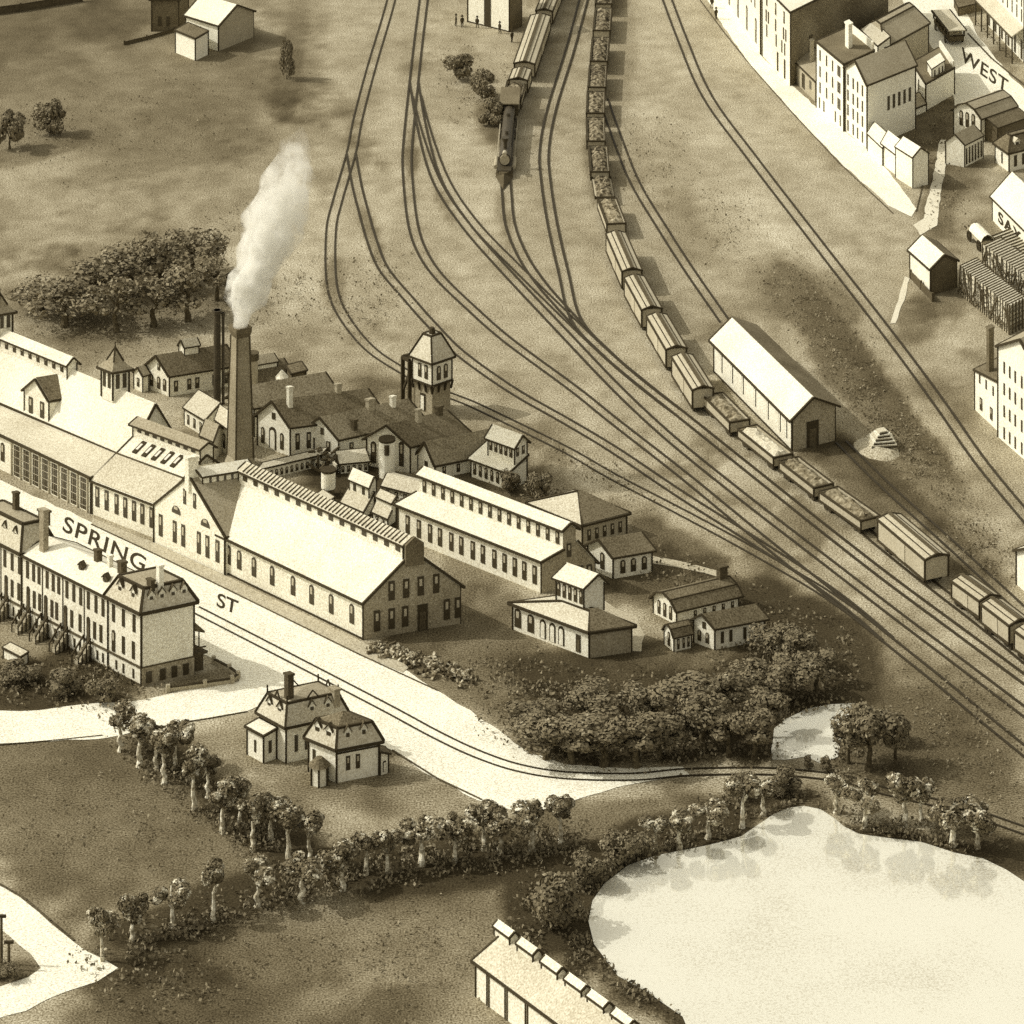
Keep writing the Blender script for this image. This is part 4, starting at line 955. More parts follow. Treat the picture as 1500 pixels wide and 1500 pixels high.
# ================================================================== upper right town
G_T = 'brick buildings of the upper right town'
f = bld('town_block', 'tall brick block with arched ground floor cut by the top edge', 'building', (1114, 80), (1050, -12), (1172, 52), G_T)
f.profile([(0, 108), (1, 112)], roof='roof_light', over=.3, tw=.22); f.wins('front', [.1, .3, .5, .7], 8, 44, 10, 'arch'); f.wins('front', [.12, .2, .32, .42, .55, .64, .78], 58, 76, 5, 'plain'); f.wins('front', [.12, .2, .32, .42, .55, .64, .78], 84, 102, 5, 'plain')
f = bld('town_block', 'tall corner block with shaded blank flank and pale flat roof near the top edge', 'building', (1158, 126), (1117, 82), (1300, 58), G_T)
f.profile([(0, 108), (1, 114)], roof='roof_white', over=.3, tw=.22); f.wins('front', [.22, .52, .84], 82, 100, 6); f.wins('front', [.16, .24, .52, .78, .86], 58, 76, 5, 'plain'); f.wins('front', [.2, .3, .5, .84], 36, 54, 5, 'plain'); f.wins('front', [.45, .2], 2, 30, 7, 'door')
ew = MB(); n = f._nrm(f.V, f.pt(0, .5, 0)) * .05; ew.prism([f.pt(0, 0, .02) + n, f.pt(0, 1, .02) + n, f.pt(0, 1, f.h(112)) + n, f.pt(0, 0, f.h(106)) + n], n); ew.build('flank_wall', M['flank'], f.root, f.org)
f = bld('lane_shed', 'low grey lean-to shed with dark openings between two brick blocks', 'shed', (1195, 150), (1132, 88), (1222, 138))
f.profile([(0, 30), (1, 40)], roof='roof_grey', wall='wall_grey', over=.2, tw=.2); f.wins('front', [.28, .88], 3, 24, 12, 'plain', name='doorway'); f.wins('front', [.12], 12, 24, 8, 'plain'); f.chimney(.3, .5, 28, 66, 7, 7, 'wall_grey'); f.chimney(.45, .8, 28, 60, 6)
f = bld('flat_roofed_block', 'four-storey block with dark flat roof and stout chimney facing the lane', 'building', (1236, 193), (1196, 158), (1280, 172), G_T)
f.profile([(0, 98), (1, 98)], roof='roof_dark', over=.1, tw=.24, wall='wall_cream')
for z in (82, 58, 34, 11): f.wins('front', [.14, .20, .40, .62, .86] if z != 11 else [.12, .3, .72, .88], z - 7, z + 9, 4.2, 'plain')
f.chimney(.42, .55, 98, 134, 13, 10, 'wall'); f.profile([(0, 122), (1, 124)], u0=.02, u1=.85, z0=98, roof='roof_light', wname='wing_wall', rname='wing_roof', tname='wing_trim', over=.1, tw=.18) if False else None
pw = MB(); pw.beam(f.pt(.02, 1, f.h(104)), f.pt(.95, 1, f.h(104)), .3, f.h(14)); pw.build('parapet', M['wall'], f.root, f.org)
f = bld('gabled_block', 'four-storey gable-fronted brick block with five windows on its pale flank', 'building', (1270, 218), (1341, 188), (1238, 192), G_T)
f.profile(gable(94, 116), roof='roof_grey', over=.3, tw=.22, wall='wall_cream')
for z in (80, 57, 35, 12): f.wins('end', [.2, .42, .62, .86], z - 8, z + 8, 4.2, 'plain')
f.wins('front', [.44, .55, .66, .77, .88], 44, 64, 5, 'plain')
f = bld('rear_block', 'grey block with hipped roof behind the gabled fronts', 'building', (1296, 122), (1262, 94), (1360, 86), G_T)
f.frustum(52, 72, .4, .4, .12, .12, roof='roof_grey', wall='wall_grey', tw=.2)
f = bld('rear_wing', 'pale-roofed wing between the hipped block and the flat-roofed block', 'building', (1286, 128), (1262, 104), (1304, 120), G_T)
f.profile([(0, 60), (1, 66)], roof='roof_light', wall='wall', over=.15, tw=.18)
f = bld('flat_shop', 'small flat-roofed block with dark parapet roof beside the upper right street', 'shop', (1356, 162), (1336, 130), (1398, 138), G_T)
f.profile([(0, 38), (1, 38)], roof='roof_dark', wall='wall', over=.05, tw=.22)
f.profile([(.25, 52), (.7, 54)], u0=.08, u1=.4, z0=38, roof='roof_white', wname='roof_hut_wall', rname='roof_hut_roof', tname='roof_hut_trim', over=.15, tw=.14); f.wins('end', [.35, .5, .62], 40, 49, 3.5, 'plain', at=.08)
pw = MB(); pw.beam(f.pt(.02, .98, f.h(43)), f.pt(1, .98, f.h(43)), .3, f.h(12)); pw.build('parapet', M['wall'], f.root, f.org); f.wins('front', [.5], 12, 30, 5, 'plain')
f = bld('yard_lean_to', 'long low pale lean-to along the edge of the dark yard', 'shed', (1321, 178), (1357, 163), (1310, 168))
f.profile([(0, 10), (1, 17)], roof='roof_grey', wall='wall_cream', over=.1, tw=.18)
G_S = 'row of pale lean-to sheds along the lane'
for i, (A, B, C, e, r, lab) in enumerate([((1293, 243), (1271, 222), (1313, 234), 26, 38, 'smaller pale shed of the row, against the gabled brick block'), ((1314, 258), (1291, 240), (1334, 250), 30, 44, 'middle pale shed of the row, slightly taller'), ((1337, 276), (1312, 260), (1360, 270), 45, 56, 'tallest and nearest pale shed of the row with grey gable')]):
    f = bld('lean_to_shed', lab, 'shed', A, B, C, G_S); f.profile(gable(e, r), roof='roof_white', wall='wall', over=.12, tw=.16)
f = bld('chapel', 'chapel-like building with arched gable front and dark roof beside the upper right street', 'church', (1437, 208), (1487, 190), (1397, 196), G_T)
f.profile([(0, 36), (.2, 45), (.5, 51), (.8, 45), (1, 36)], roof='roof_grey', wall='wall', tw=.2); f.wins('end', [.28, .5, .72], 16, 38, 6, 'arch')
f.profile([(-.45, 24), (0, 34)], u0=.12, roof='roof_dark', wall='wall_dark', wname='aisle_wall', rname='aisle_roof', tname='aisle_trim', tw=.16, over=.2)
f = bld('stable', 'pale gabled stable with dark slatted flank below the chapel', 'shed', (1413, 245), (1440, 231), (1385, 240))
f.profile(gable(32, 45), roof='roof_grey', wall='wall', tw=.16, over=.1); f.wins('front', lin(.1, .9, 6), 3, 26, 3.5, 'plain', name='slat_opening')
f = bld('corner_cottage', 'white cottage with dark hipped roof at the right edge below the chapel', 'house', (1478, 252), (1458, 238), (1525, 240))
f.frustum(27, 46, .35, .35, .2, .2, roof='roof_dark', wall='wall_cream', tw=.2); f.wins('end', [.2, .45, .7], 6, 22, 5, 'plain'); f.wins('front', [.5], 6, 22, 4, 'plain'); f.dormer(.1, .3, 30, 40, 9, 8, 'end', 'wall_cream', 'roof_light')
f = bld('lettered_warehouse', 'warehouse with broad white roof and large dark letters on its wall at the right edge', 'warehouse', (1530, 400), (1454, 323), (1590, 388))
f.profile(gable(37, 66), roof='roof_white', wall='wall', tw=.2, over=.35)
def wall_text(fr, word, u0, u1, z, hpx, at=0.0):
    cu = bpy.data.curves.new('wall_lettering', 'FONT'); cu.body = word; cu.size = 1.0; cu.extrude = .02; cu.space_character = 1.2; cu.offset = .02
    to = bpy.data.objects.new('wall_lettering', cu); COL.objects.link(to); me = bpy.data.meshes.new_from_object(to.evaluated_get(bpy.context.evaluated_depsgraph_get())); bpy.data.objects.remove(to)
    xs_ = [v.co.x for v in me.vertices]; x0, x1 = min(xs_), max(xs_); n = fr._nrm(fr.U, fr.pt(.5, at, 0))
    for v in me.vertices:
        q = fr.pt(u0 + (u1 - u0) * (v.co.x - x0) / (x1 - x0), at, fr.h(z) + v.co.y * fr.h(hpx) / .72) + n * (.08 + v.co.z) - fr.org; v.co = q
    me.materials.clear(); me.materials.append(M['paint']); return link('wall_lettering', me, fr.root)
wall_text(f, 'SAY', .88, .44, 8, 17)
f = bld('yard_house', 'small house with bright front roof and shade-darkened rear roof beside the footpath', 'house', (1363, 433), (1333, 406), (1401, 421))
f.profile(gable(40, 54), roof='roof_white', wall='wall', tw=.22)
ew = MB(); n = f._nrm(f.V, f.pt(0, .5, 0)) * .05; ew.prism([f.pt(0, .005, .02) + n, f.pt(0, .995, .02) + n, f.pt(0, .995, f.h(39)) + n, f.pt(0, .5, f.h(53)) + n, f.pt(0, .005, f.h(39)) + n], n); ew.build('shade_toned_gable_wall', M['wall_dark'], f.root, f.org)  # dark panel paints shade on the right-hand gable
rr = MB(); q = [f.pt(-.03, .5, f.h(54) + .21), f.pt(1.03, .5, f.h(54) + .21), f.pt(1.03, 1.03, f.h(39.4) + .2), f.pt(-.03, 1.03, f.h(39.4) + .2)]; rr.hexa(q, [p + Vector((0, 0, .08)) for p in q]); rr.build('rear_roof_shade', M['roof_dark'], f.root, f.org)  # dark sheet paints in the rear slope's shade
low_wall('board_fence', [(1334, 408), (1349, 424), (1366, 442)], 1.0, .15, 'ink2', 'short dark board fence below the small house', 'fence', 'ink2')
f = bld('corner_mill', 'tall white four-storey mill with rows of narrow windows at the right edge', 'mill', (1530, 699), (1592, 664), (1462, 640))
f.profile(gable(136, 174), roof='roof_grey', wall='wall_cream', tw=.24)
for z in (112, 80, 47, 14): f.wins('end', [.86, .74, .62, .48, .34, .2], z - 9, z + 9, 4.2, 'plain')
f = bld('mill_wing', 'low wing with dark roof and tall dark chimney beside the white mill', 'building', (1462, 632), (1510, 608), (1428, 600))
f.profile([(0, 72), (1, 58)], roof='roof_dark', wall='wall_cream', tw=.2, over=.2); f.wins('end', [.2, .5, .78], 46, 60, 4, 'plain'); f.wins('end', [.28, .72], 8, 26, 8, 'rect'); f.chimney(.2, .62, 60, 128, 12, 9, 'wall_dark')
f = bld('edge_house', 'pale house cut by the right edge beside the sidings', 'house', (1530, 893), (1590, 870), (1489, 856))
f.profile(gable(50, 72), roof='roof_light', wall='wall_cream', tw=.24)
f = bld('porch_block', 'white block with a long columned porch on the upper right street', 'building', (1500, 92), (1446, 36), (1560, 60), G_T)
f.profile([(0, 100), (1, 105)], roof='roof_grey', wall='wall_cream', over=.2, tw=.2)
for z in (66, 88): f.wins('front', lin(.06, .94, 8), z - 9, z + 9, 4.5, 'plain')
nf = f._nrm(f.U, f.pt(.5, 0, 0)); b = MB(); q = [f.pt(0, 0, f.h(50)), f.pt(1, 0, f.h(50)), f.pt(1, 0, f.h(38)) + nf * 2.3, f.pt(0, 0, f.h(38)) + nf * 2.3]; b.hexa(q, [p + Vector((0, 0, .2)) for p in q]); b.build('porch_roof', M['roof_light'], f.root, f.org)
b = MB(); b.beam(q[2], q[3], .25); b.beam(q[0], q[1], .2)
for t in lin(.0, 1, 7): b.beam(f.pt(t, 0, 0) + nf * 2.2, f.pt(t, 0, f.h(38)) + nf * 2.2, .18)
for t in lin(.03, .97, 14): b.beam(f.pt(t, 0, .9) + nf * 2.2, f.pt(t + .03, 0, .9) + nf * 2.2, .12)
b.build('porch_post', M['ink2'], f.root, f.org); f.wins('front', lin(.06, .94, 6), 2, 30, 8, 'plain', name='shop_window')
f = bld('arcade_shop', 'dark glazed shop front with pale awning roof at the right edge of the street', 'shop', (1570, 176), (1506, 102), (1620, 150), G_T)
f.profile([(0, 60), (1, 66)], roof='roof_light', wall='wall', tw=.2); f.wins('front', lin(.1, .9, 6), 3, 38, 9, 'plain', name='shop_window')
f = bld('street_awning', 'dark flat awning over the top end of the upper right street', 'awning', (1404, 24), (1398, 12), (1438, 16)); f.profile([(0, 12), (1, 12)], roof='roof_dark', wall='wall_dark', over=.1, tw=.16)
low_wall('wooden_fence', [(-10, 22), (30, 17), (78, 9), (120, 2)], 1.3, .15, 'ink2', 'dark wooden fence crossing the upper left corner', 'fence', 'ink')
low_wall('wooden_fence', [(182, 66), (215, 58), (257, 46)], .5, .12, 'ink2', 'thin dark fence running left from the pale lean-to at the top', 'fence', 'ink')

# upper left farm and top buildings
f = bld('farmhouse', 'farmhouse with bright roof and rounded grey gable near the top left', 'house', (320, 75), (272, 60), (371, 54))
f.profile(gable(38, 57), roof='roof_white', wall='wall_cream', tw=.24)
ew = MB(); n = f._nrm(f.V, f.pt(0, .5, 0)) * .05; ew.prism([f.pt(0, .005, .02) + n, f.pt(0, .995, .02) + n, f.pt(0, .995, f.h(37)) + n, f.pt(0, .5, f.h(56)) + n, f.pt(0, .005, f.h(37)) + n], n); ew.build('shade_toned_gable_wall', M['wall_grey'], f.root, f.org)  # grey panel paints the gable darker, as if in shade
f = bld('dark_roof_annex', 'white box-like annex with dark roof in front of the farmhouse', 'shed', (286, 89), (257, 77), (305, 80)); f.profile([(0, 32), (1, 34)], roof='roof_dark', wall='wall_cream', over=.15, tw=.22)
f = bld('dark_barn', 'dark barn wall at the top edge left of the farmhouse', 'barn', (262, 46), (222, 46), (276, 36)); f.profile(gable(48, 62), roof='roof_dark', wall='wall_dark', tw=.2); f.wins('front', [.4, .7], 8, 22, 5, 'plain')
f = bld('yard_depot', 'white depot with dark tall doorway cut by the top edge beside the train', 'depot', (746, 47), (685, 32), (764, 38)); f.profile(gable(78, 92), roof='roof_grey', wall='wall_cream', tw=.22, base=True); f.wins('front', [.52], 0, 60, 12, 'plain', name='doorway')
ew = MB(); n = f._nrm(f.V, f.pt(0, .5, 0)) * .05; ew.prism([f.pt(0, 0, .02) + n, f.pt(0, 1, .02) + n, f.pt(0, 1, f.h(77)) + n, f.pt(0, .5, f.h(90)) + n, f.pt(0, 0, f.h(77)) + n], n); ew.build('shade_toned_gable_wall', M['wall_dark'], f.root, f.org)  # dark panel paints the depot's right end as shaded

# ================================================================== trains
class Car:
    """x along the car 0..L, y across -1..1 (half width), z up in metres"""
    def __init__(s, name, label, cat, p0, p1, h, w=2.9, group=None):
        a, b = P(p0[0], p0[1], h), P(p1[0], p1[1], h); a.z = b.z = 0
        s.c = (a + b) / 2; d = b - a; s.L = d.length; s.d = d.normalized(); s.n = Vector((-s.d.y, s.d.x, 0)); s.hw = w / 2; s.h = h
        s.root = thing(name, label, cat, s.c, group)
    def p(s, x, y, z): return s.c + s.d * (x * s.L / 2) + s.n * (y * s.hw) + Vector((0, 0, z))
    def box(s, b, x0, x1, y0, y1, z0, z1, mi=0):
        b.hexa([s.p(x0, y0, z0), s.p(x1, y0, z0), s.p(x1, y1, z0), s.p(x0, y1, z0)], [s.p(x0, y0, z1), s.p(x1, y0, z1), s.p(x1, y1, z1), s.p(x0, y1, z1)], mi)
    def add(s, b, name, mat, parent=None): return b.build(name, M[mat], parent or s.root, s.c)
    def trucks(s, base=0.95):
        for x in (-.68, .68):
            b = MB(); s.box(b, x - .14, x + .14, -.8, .8, .42, base)
            o = s.add(b, 'truck', 'iron')
            for dx in (-.09, .09):
                for y in (-.72, .72):
                    k = MB(); c = s.p(x + dx * 10 / max(s.L, 6), y, .5); k.cyl(c - s.n * .1, c + s.n * .1, .45, n=12); s.add(k, 'wheel', 'iron', o)
def boxcar(p0, p1, label, wall='car_wall', roof='car_roof', group='cars of the long freight train', h=3.9, w=3.0):
    c = Car('boxcar', label, 'boxcar', p0, p1, h, w, group)
    b = MB(); c.box(b, -.97, .97, -1, 1, .95, h - .45); body = c.add(b, 'body', wall)
    b = MB(); c_ = [(-1.06, h - .5), (0, h), (1.06, h - .5)]
    for (ya, za), (yb, zb) in zip(c_, c_[1:]):
        b.hexa([c.p(-1, ya, za), c.p(1, ya, za), c.p(1, yb, zb), c.p(-1, yb, zb)], [c.p(-1, ya, za + .1), c.p(1, ya, za + .1), c.p(1, yb, zb + .1), c.p(-1, yb, zb + .1)])
    c.add(b, 'roof', roof)
    b = MB(); b.beam(c.p(-1, 0, h + .16), c.p(1, 0, h + .16), .5, .1); c.add(b, 'running_board', 'ink2')
    b = MB()
    for y in (-1.04, 1.04): b.beam(c.p(-1, y, h - .45), c.p(1, y, h - .45), .2); b.beam(c.p(-.97, y * .97, .95), c.p(.97, y * .97, .95), .22)
    for x in (-1, 1):
        b.beam(c.p(x, -1.05, h - .43), c.p(x, 0, h + .08), .2); b.beam(c.p(x, 0, h + .08), c.p(x, 1.05, h - .43), .2)
        for y in (-1, 1): b.beam(c.p(x * .97, y, .95), c.p(x * .97, y, h - .5), .18)
    for y in (-.5, .5): b.beam(c.p(-.98, y, h - .16), c.p(.98, y, h - .16), .12)
    c.add(b, 'trim', 'ink')
    for y in (-1.03, 1.03):
        b = MB(); c.box(b, -.16, .16, y - .02, y + .02, 1.05, h - .7); c.add(b, 'door', 'car_roof')
    c.trucks(); return c
def gondola(p0, p1, label, h=2.3, w=3.0, load=None, lab2=None, cat='gondola car', flat=False, group='cars of the long freight train'):
    c = Car('gondola_car' if not flat else 'flat_car', label, cat, p0, p1, h, w, group)
    b = MB(); c.box(b, -.97, .97, -1, 1, .9, 1.15)
    if not flat:
        for y in (-1, .88): c.box(b, -.97, .97, y, y + .12, 1.15, h)
        for x in (-.97, .945): c.box(b, x, x + .025, -.88, .88, 1.15, h)
    c.add(b, 'body', 'car_wall')
    b = MB()
    for y in (-1, 1):
        b.beam(c.p(-.97, y, 1.0), c.p(.97, y, 1.0), .2)
        if not flat: b.beam(c.p(-.98, y, h), c.p(.98, y, h), .2)
        for x in ((-.97, .97)): b.beam(c.p(x, y, .95), c.p(x, y, h if not flat else 1.5), .16)
        b.beam(c.p(-.6, y * .8, .72), c.p(.6, y * .8, .72), .12)
    for x in (-.98, .98): b.beam(c.p(x, -1, h if not flat else 1.2), c.p(x, 1, h if not flat else 1.2), .2)
    c.add(b, 'trim', 'ink'); c.trucks(.9)
    if load:
        nx_, ny_ = 22, 7; vs = []; fs = []; z0 = 1.3 if not flat else 1.2
        hh = h - .25 if not flat else 1.35
        for i in range(nx_):
            for j in range(ny_):
                x = -.92 + 1.84 * i / (nx_ - 1); y = -.84 + 1.68 * j / (ny_ - 1); edge = min(i, nx_ - 1 - i, 1) * min(j, ny_ - 1 - j, 2) / 2
                q = c.p(x, y, 0); vs.append(c.p(x, y, hh + edge * .5 + (noise.noise(q * 1.9) * .45 + noise.noise(q * 4) * .3 if edge else 0)))
        for i in range(nx_ - 1):
            for j in range(ny_ - 1): k = i * ny_ + j; fs.append([k, k + ny_, k + ny_ + 1, k + 1])
        m = MB(); m.mesh(vs, fs); r = [[0, (nx_ - 1)], [0, ny_ - 1]]
        # skirt down to the floor
        ring = [i * ny_ for i in range(nx_)] + [(nx_ - 1) * ny_ + j for j in range(1, ny_)] + [i * ny_ + ny_ - 1 for i in range(nx_ - 2, -1, -1)] + [j for j in range(ny_ - 2, 0, -1)]
        for a, d in zip(ring, ring[1:] + ring[:1]):
            va, vd = vs[a], vs[d]; m.face([va, vd, Vector((vd.x, vd.y, z0 - .1)), Vector((va.x, va.y, z0 - .1))])
        o = m.build('coal_load' if load == 'coal' else 'stone_load', M[load]); tag(o, lab2, 'load', 'loads heaped in the gondola cars')
    return c
gon = [((884, -34), (884, 6)), ((884, 12), (881, 45)), ((880, 55), (877, 90)), ((876, 96), (874, 128)), ((873, 134), (872, 166)), ((872, 172), (873, 207)), ((876, 214), (879, 252))]
ordn = ['cut by the top edge', 'second from the top edge', 'third from the top edge', 'fourth from the top edge', 'fifth from the top edge', 'sixth from the top edge', 'seventh from the top edge']
for i, (a, b2) in enumerate(gon):
    gondola(a, b2, 'open gondola car ' + ordn[i] + ' in the long freight train', load='coal', lab2='dark lumpy coal in the gondola car ' + ordn[i])
gondola((881, 258), (886, 287), 'low flat car with a dark load between the coal gondolas and the stone car', flat=True, h=1.5, load='coal', lab2='dark coal on the low flat car', cat='flat car')
gondola((889, 291), (903, 328), 'gondola car heaped with pale stone just ahead of the boxcars', load='stone', lab2='speckled stone heaped in the gondola ahead of the boxcars')
boxcar((902, 338), (926, 393), 'first boxcar behind the stone gondola, with ribbed pale roof')
boxcar((929, 402), (955, 449), 'second boxcar behind the stone gondola')
boxcar((962, 458), (991, 507), 'third boxcar, casting its shadow left of the freight house corner')
boxcar((999, 517), (1030, 566), 'fourth boxcar, beside the upper corner of the freight house')
gondola((1044, 577), (1084, 617), 'gondola car with rough load along the freight house wall', load='stone', lab2='rough load in the gondola along the freight house wall')
gondola((1094, 625), (1148, 668), 'pale gondola car under the freight house arches', h=2.1, load='timber', lab2='pale load in the gondola under the freight house arches')
gondola((1155, 672), (1207, 712), 'low gondola car just past the freight house doorway', h=2.1, load='stone', lab2='stone load in the gondola past the freight house doorway')
gondola((1213, 716), (1276, 760), 'low gondola car behind the nearest boxcar, heaped with pale scraps', h=2.1, load='stone', lab2='pale scraps heaped behind the nearest boxcar')
boxcar((1302, 752), (1373, 812), 'big pale boxcar nearest the viewer, with plain flat side', h=4.0, w=3.4)
boxcar((1408, 842), (1450, 872), 'boxcar after the big pale boxcar, near the right edge', roof='car_wall', h=3.4)
boxcar((1452, 876), (1494, 908), 'last boxcar fully seen at the right edge', roof='car_wall', h=3.6)
boxcar((1500, 914), (1550, 950), 'boxcar cut by the right edge', roof='car_wall', h=3.6)
# left train with locomotive
G_L = 'cars behind the black locomotive'
boxcar((818, -40), (797, 13), 'boxcar cut by the top edge behind the locomotive', group=G_L, h=3.6)
boxcar((792, 20), (768, 90), 'long boxcar with dark-streaked roof, second behind the tender', group=G_L, h=3.6, w=3.6)
boxcar((765, 98), (759, 114), 'short caboose-like car with pale roof behind the locomotive train', group=G_L, h=3.4, w=3.2)
gondola((757, 118), (749, 148), 'coal tender with pale rim behind the locomotive cab', load='coal', lab2='coal in the tender of the black locomotive', group=G_L, w=3.2, cat='tender')
lc = Car('steam_locomotive', 'black steam locomotive with tall stack and cowcatcher at the head of the left train', 'locomotive', (748, 152), (737, 270), 1.0, 2.9)
b = MB(); lc.box(b, -1, -.66, -1, 1, 1.2, 3.4); o = lc.add(b, 'cab', 'ink2')
b = MB(); lc.box(b, -1.04, -.60, -1.15, 1.15, 3.4, 3.6); lc.add(b, 'cab_roof', 'roof_dark', o)
b = MB(); lc.box(b, -.94, -.78, -1.03, 1.03, 2.3, 3.1); lc.add(b, 'cab_window', 'pane', o)
b = MB(); b.cyl(lc.p(-.66, 0, 2.3), lc.p(.35, 0, 2.3), .95, .85, 18); lc.add(b, 'boiler', 'iron')
b = MB(); b.cyl(lc.p(.35, 0, 2.3), lc.p(.6, 0, 2.3), 1.0, n=18); o = lc.add(b, 'smokebox', 'iron'); b = MB(); b.cyl(lc.p(.6, 0, 2.3), lc.p(.615, 0, 2.3), .8, n=18); lc.add(b, 'smokebox_door', 'wall_grey', o)
b = MB(); b.cyl(lc.p(.47, 0, 3.1), lc.p(.47, 0, 4.6), .3, .34, 12); b.cyl(lc.p(.47, 0, 4.4), lc.p(.47, 0, 5.0), .45, .62, 12); lc.add(b, 'smokestack', 'iron')
for x, r in ((.1, .36), (-.35, .42)):
    b = MB(); b.cyl(lc.p(x, 0, 3.0), lc.p(x, 0, 3.7), r, r * .8, 12); lc.add(b, 'steam_dome', 'iron')
b = MB(); b.cyl(lc.p(.6, 0, 3.5), lc.p(.66, 0, 3.5), .35, n=10); lc.add(b, 'headlamp', 'pane')
b = MB(); lc.box(b, -.98, .72, -.75, .75, .9, 1.3); lc.add(b, 'frame', 'iron')
b = MB(); b.mesh([lc.p(.7, -1, .2), lc.p(.7, 1, .2), lc.p(.7, .9, 1.2), lc.p(.7, -.9, 1.2), lc.p(1.0, 0, .2), lc.p(.76, 0, 1.1)], [[0, 3, 2, 1], [0, 1, 4], [0, 4, 5, 3], [1, 2, 5, 4], [3, 5, 2]]); lc.add(b, 'cowcatcher', 'ink2')
for x, r in ((-.55, .8), (-.25, .8), (.35, .45), (.58, .45)):
    for y in (-.85, .85):
        b = MB(); c = lc.p(x, y, r); b.cyl(c - lc.n * .1, c + lc.n * .1, r, n=18); lc.add(b, 'wheel', 'iron')
b = MB()
for y in (-1, 1): b.beam(lc.p(-.6, y, .85), lc.p(.4, y, .85), .14); b.cyl(lc.p(.36, y, .95), lc.p(.58, y, .95), .35, n=10)
lc.add(b, 'side_rod', 'wall_grey')

# ================================================================== yard things on the right
def lumber(A, B, C, h, label, rows=24):
    f = bld('lumber_stack', label, 'lumber', A, B, C, 'stacks of sawn lumber')
    H = f.h(h); nl = 7
    for i in range(nl):
        b = MB(); z = H * i / nl; q = .012 * (i % 2)
        b.hexa([f.pt(q, q, z), f.pt(1 - q, q, z), f.pt(1 - q, 1 - q, z), f.pt(q, 1 - q, z)], [f.pt(q, q, z + H / nl * .6), f.pt(1 - q, q, z + H / nl * .6), f.pt(1 - q, 1 - q, z + H / nl * .6), f.pt(q, 1 - q, z + H / nl * .6)]); b.build('board_layer', M['timber'] if i > 1 else M['wall_grey'], f.root, f.org)
    b = MB()
    for t in lin(.01, .97, rows): b.beam(f.pt(t, -.03, H + .02), f.pt(t, 1.03, H + .02), .11)
    for t in lin(.0, 1, rows):
        b.beam(f.pt(t, -.02, 0), f.pt(t + random.uniform(-.03, .03), -.02, H), .10); 
        if t < .99: b.beam(f.pt(t, -.02, random.uniform(0, H)), f.pt(t + 1.6 / rows, -.02, random.uniform(0, H)), .14)
    for t in lin(0, 1, 6): b.beam(f.pt(-.01, t, 0), f.pt(-.01, t, H), .16)
    b.build('sticker', M['ink2'], f.root, f.org)
lumber((1478, 490), (1405, 430), (1502, 478), 44, 'tall stack of sawn lumber above the white mill, front one')
lumber((1520, 452), (1440, 392), (1545, 440), 36, 'tall stack of sawn lumber behind the front stack', 22)
lumber((1500, 396), (1452, 360), (1530, 384), 16, 'low criss-crossed lumber pile below the lettered wall', 12)
def wagon(c0, c1, label, w=2.2, h=2.6):
    c = Car('wagon', label, 'wagon', c0, c1, h, w, None)
    b = MB(); c.box(b, -.9, .9, -.85, .85, .9, 1.7); c.add(b, 'wagon_body', 'wall_grey')
    b = MB()
    for k in range(7):
        a0, a1 = math.pi * k / 7, math.pi * (k + 1) / 7
        b.hexa([c.p(-.9, -math.cos(a0) * .9, 1.6 + math.sin(a0)), c.p(.6, -math.cos(a0) * .9, 1.6 + math.sin(a0)), c.p(.6, -math.cos(a1) * .9, 1.6 + math.sin(a1)), c.p(-.9, -math.cos(a1) * .9, 1.6 + math.sin(a1))],
               [c.p(-.9, -math.cos(a0) * .96, 1.6 + math.sin(a0) * 1.06), c.p(.6, -math.cos(a0) * .96, 1.6 + math.sin(a0) * 1.06), c.p(.6, -math.cos(a1) * .96, 1.6 + math.sin(a1) * 1.06), c.p(-.9, -math.cos(a1) * .96, 1.6 + math.sin(a1) * 1.06)])
    c.add(b, 'canvas_cover', 'wall')
    for x in (-.62, .55):
        for y in (-1, 1):
            b = MB(); q = c.p(x, y, .75)
            for k in range(14):
                a0, a1 = 2 * math.pi * k / 14, 2 * math.pi * (k + 1) / 14
                b.beam(q + c.d * math.cos(a0) * .75 + Vector((0, 0, math.sin(a0) * .75)), q + c.d * math.cos(a1) * .75 + Vector((0, 0, math.sin(a1) * .75)), .17)
            for k in range(4):
                a0 = math.pi * k / 4; v = c.d * math.cos(a0) * .75 + Vector((0, 0, math.sin(a0) * .75)); b.beam(q - v, q + v, .1)
            c.add(b, 'wheel', 'ink')
    b = MB(); b.beam(c.p(.9, -.4, .9), c.p(1.7, -.3, .8), .12); b.beam(c.p(.9, .4, .9), c.p(1.7, .3, .8), .12)
    for x in (-.9, .6): b.beam(c.p(x, -.95, 1.6), c.p(x, 0, 2.65), .12); b.beam(c.p(x, 0, 2.65), c.p(x, .95, 1.6), .12)
    c.add(b, 'shaft', 'ink'); return c
wagon((1448, 346), (1424, 322), 'covered wagon standing below the lettered warehouse')
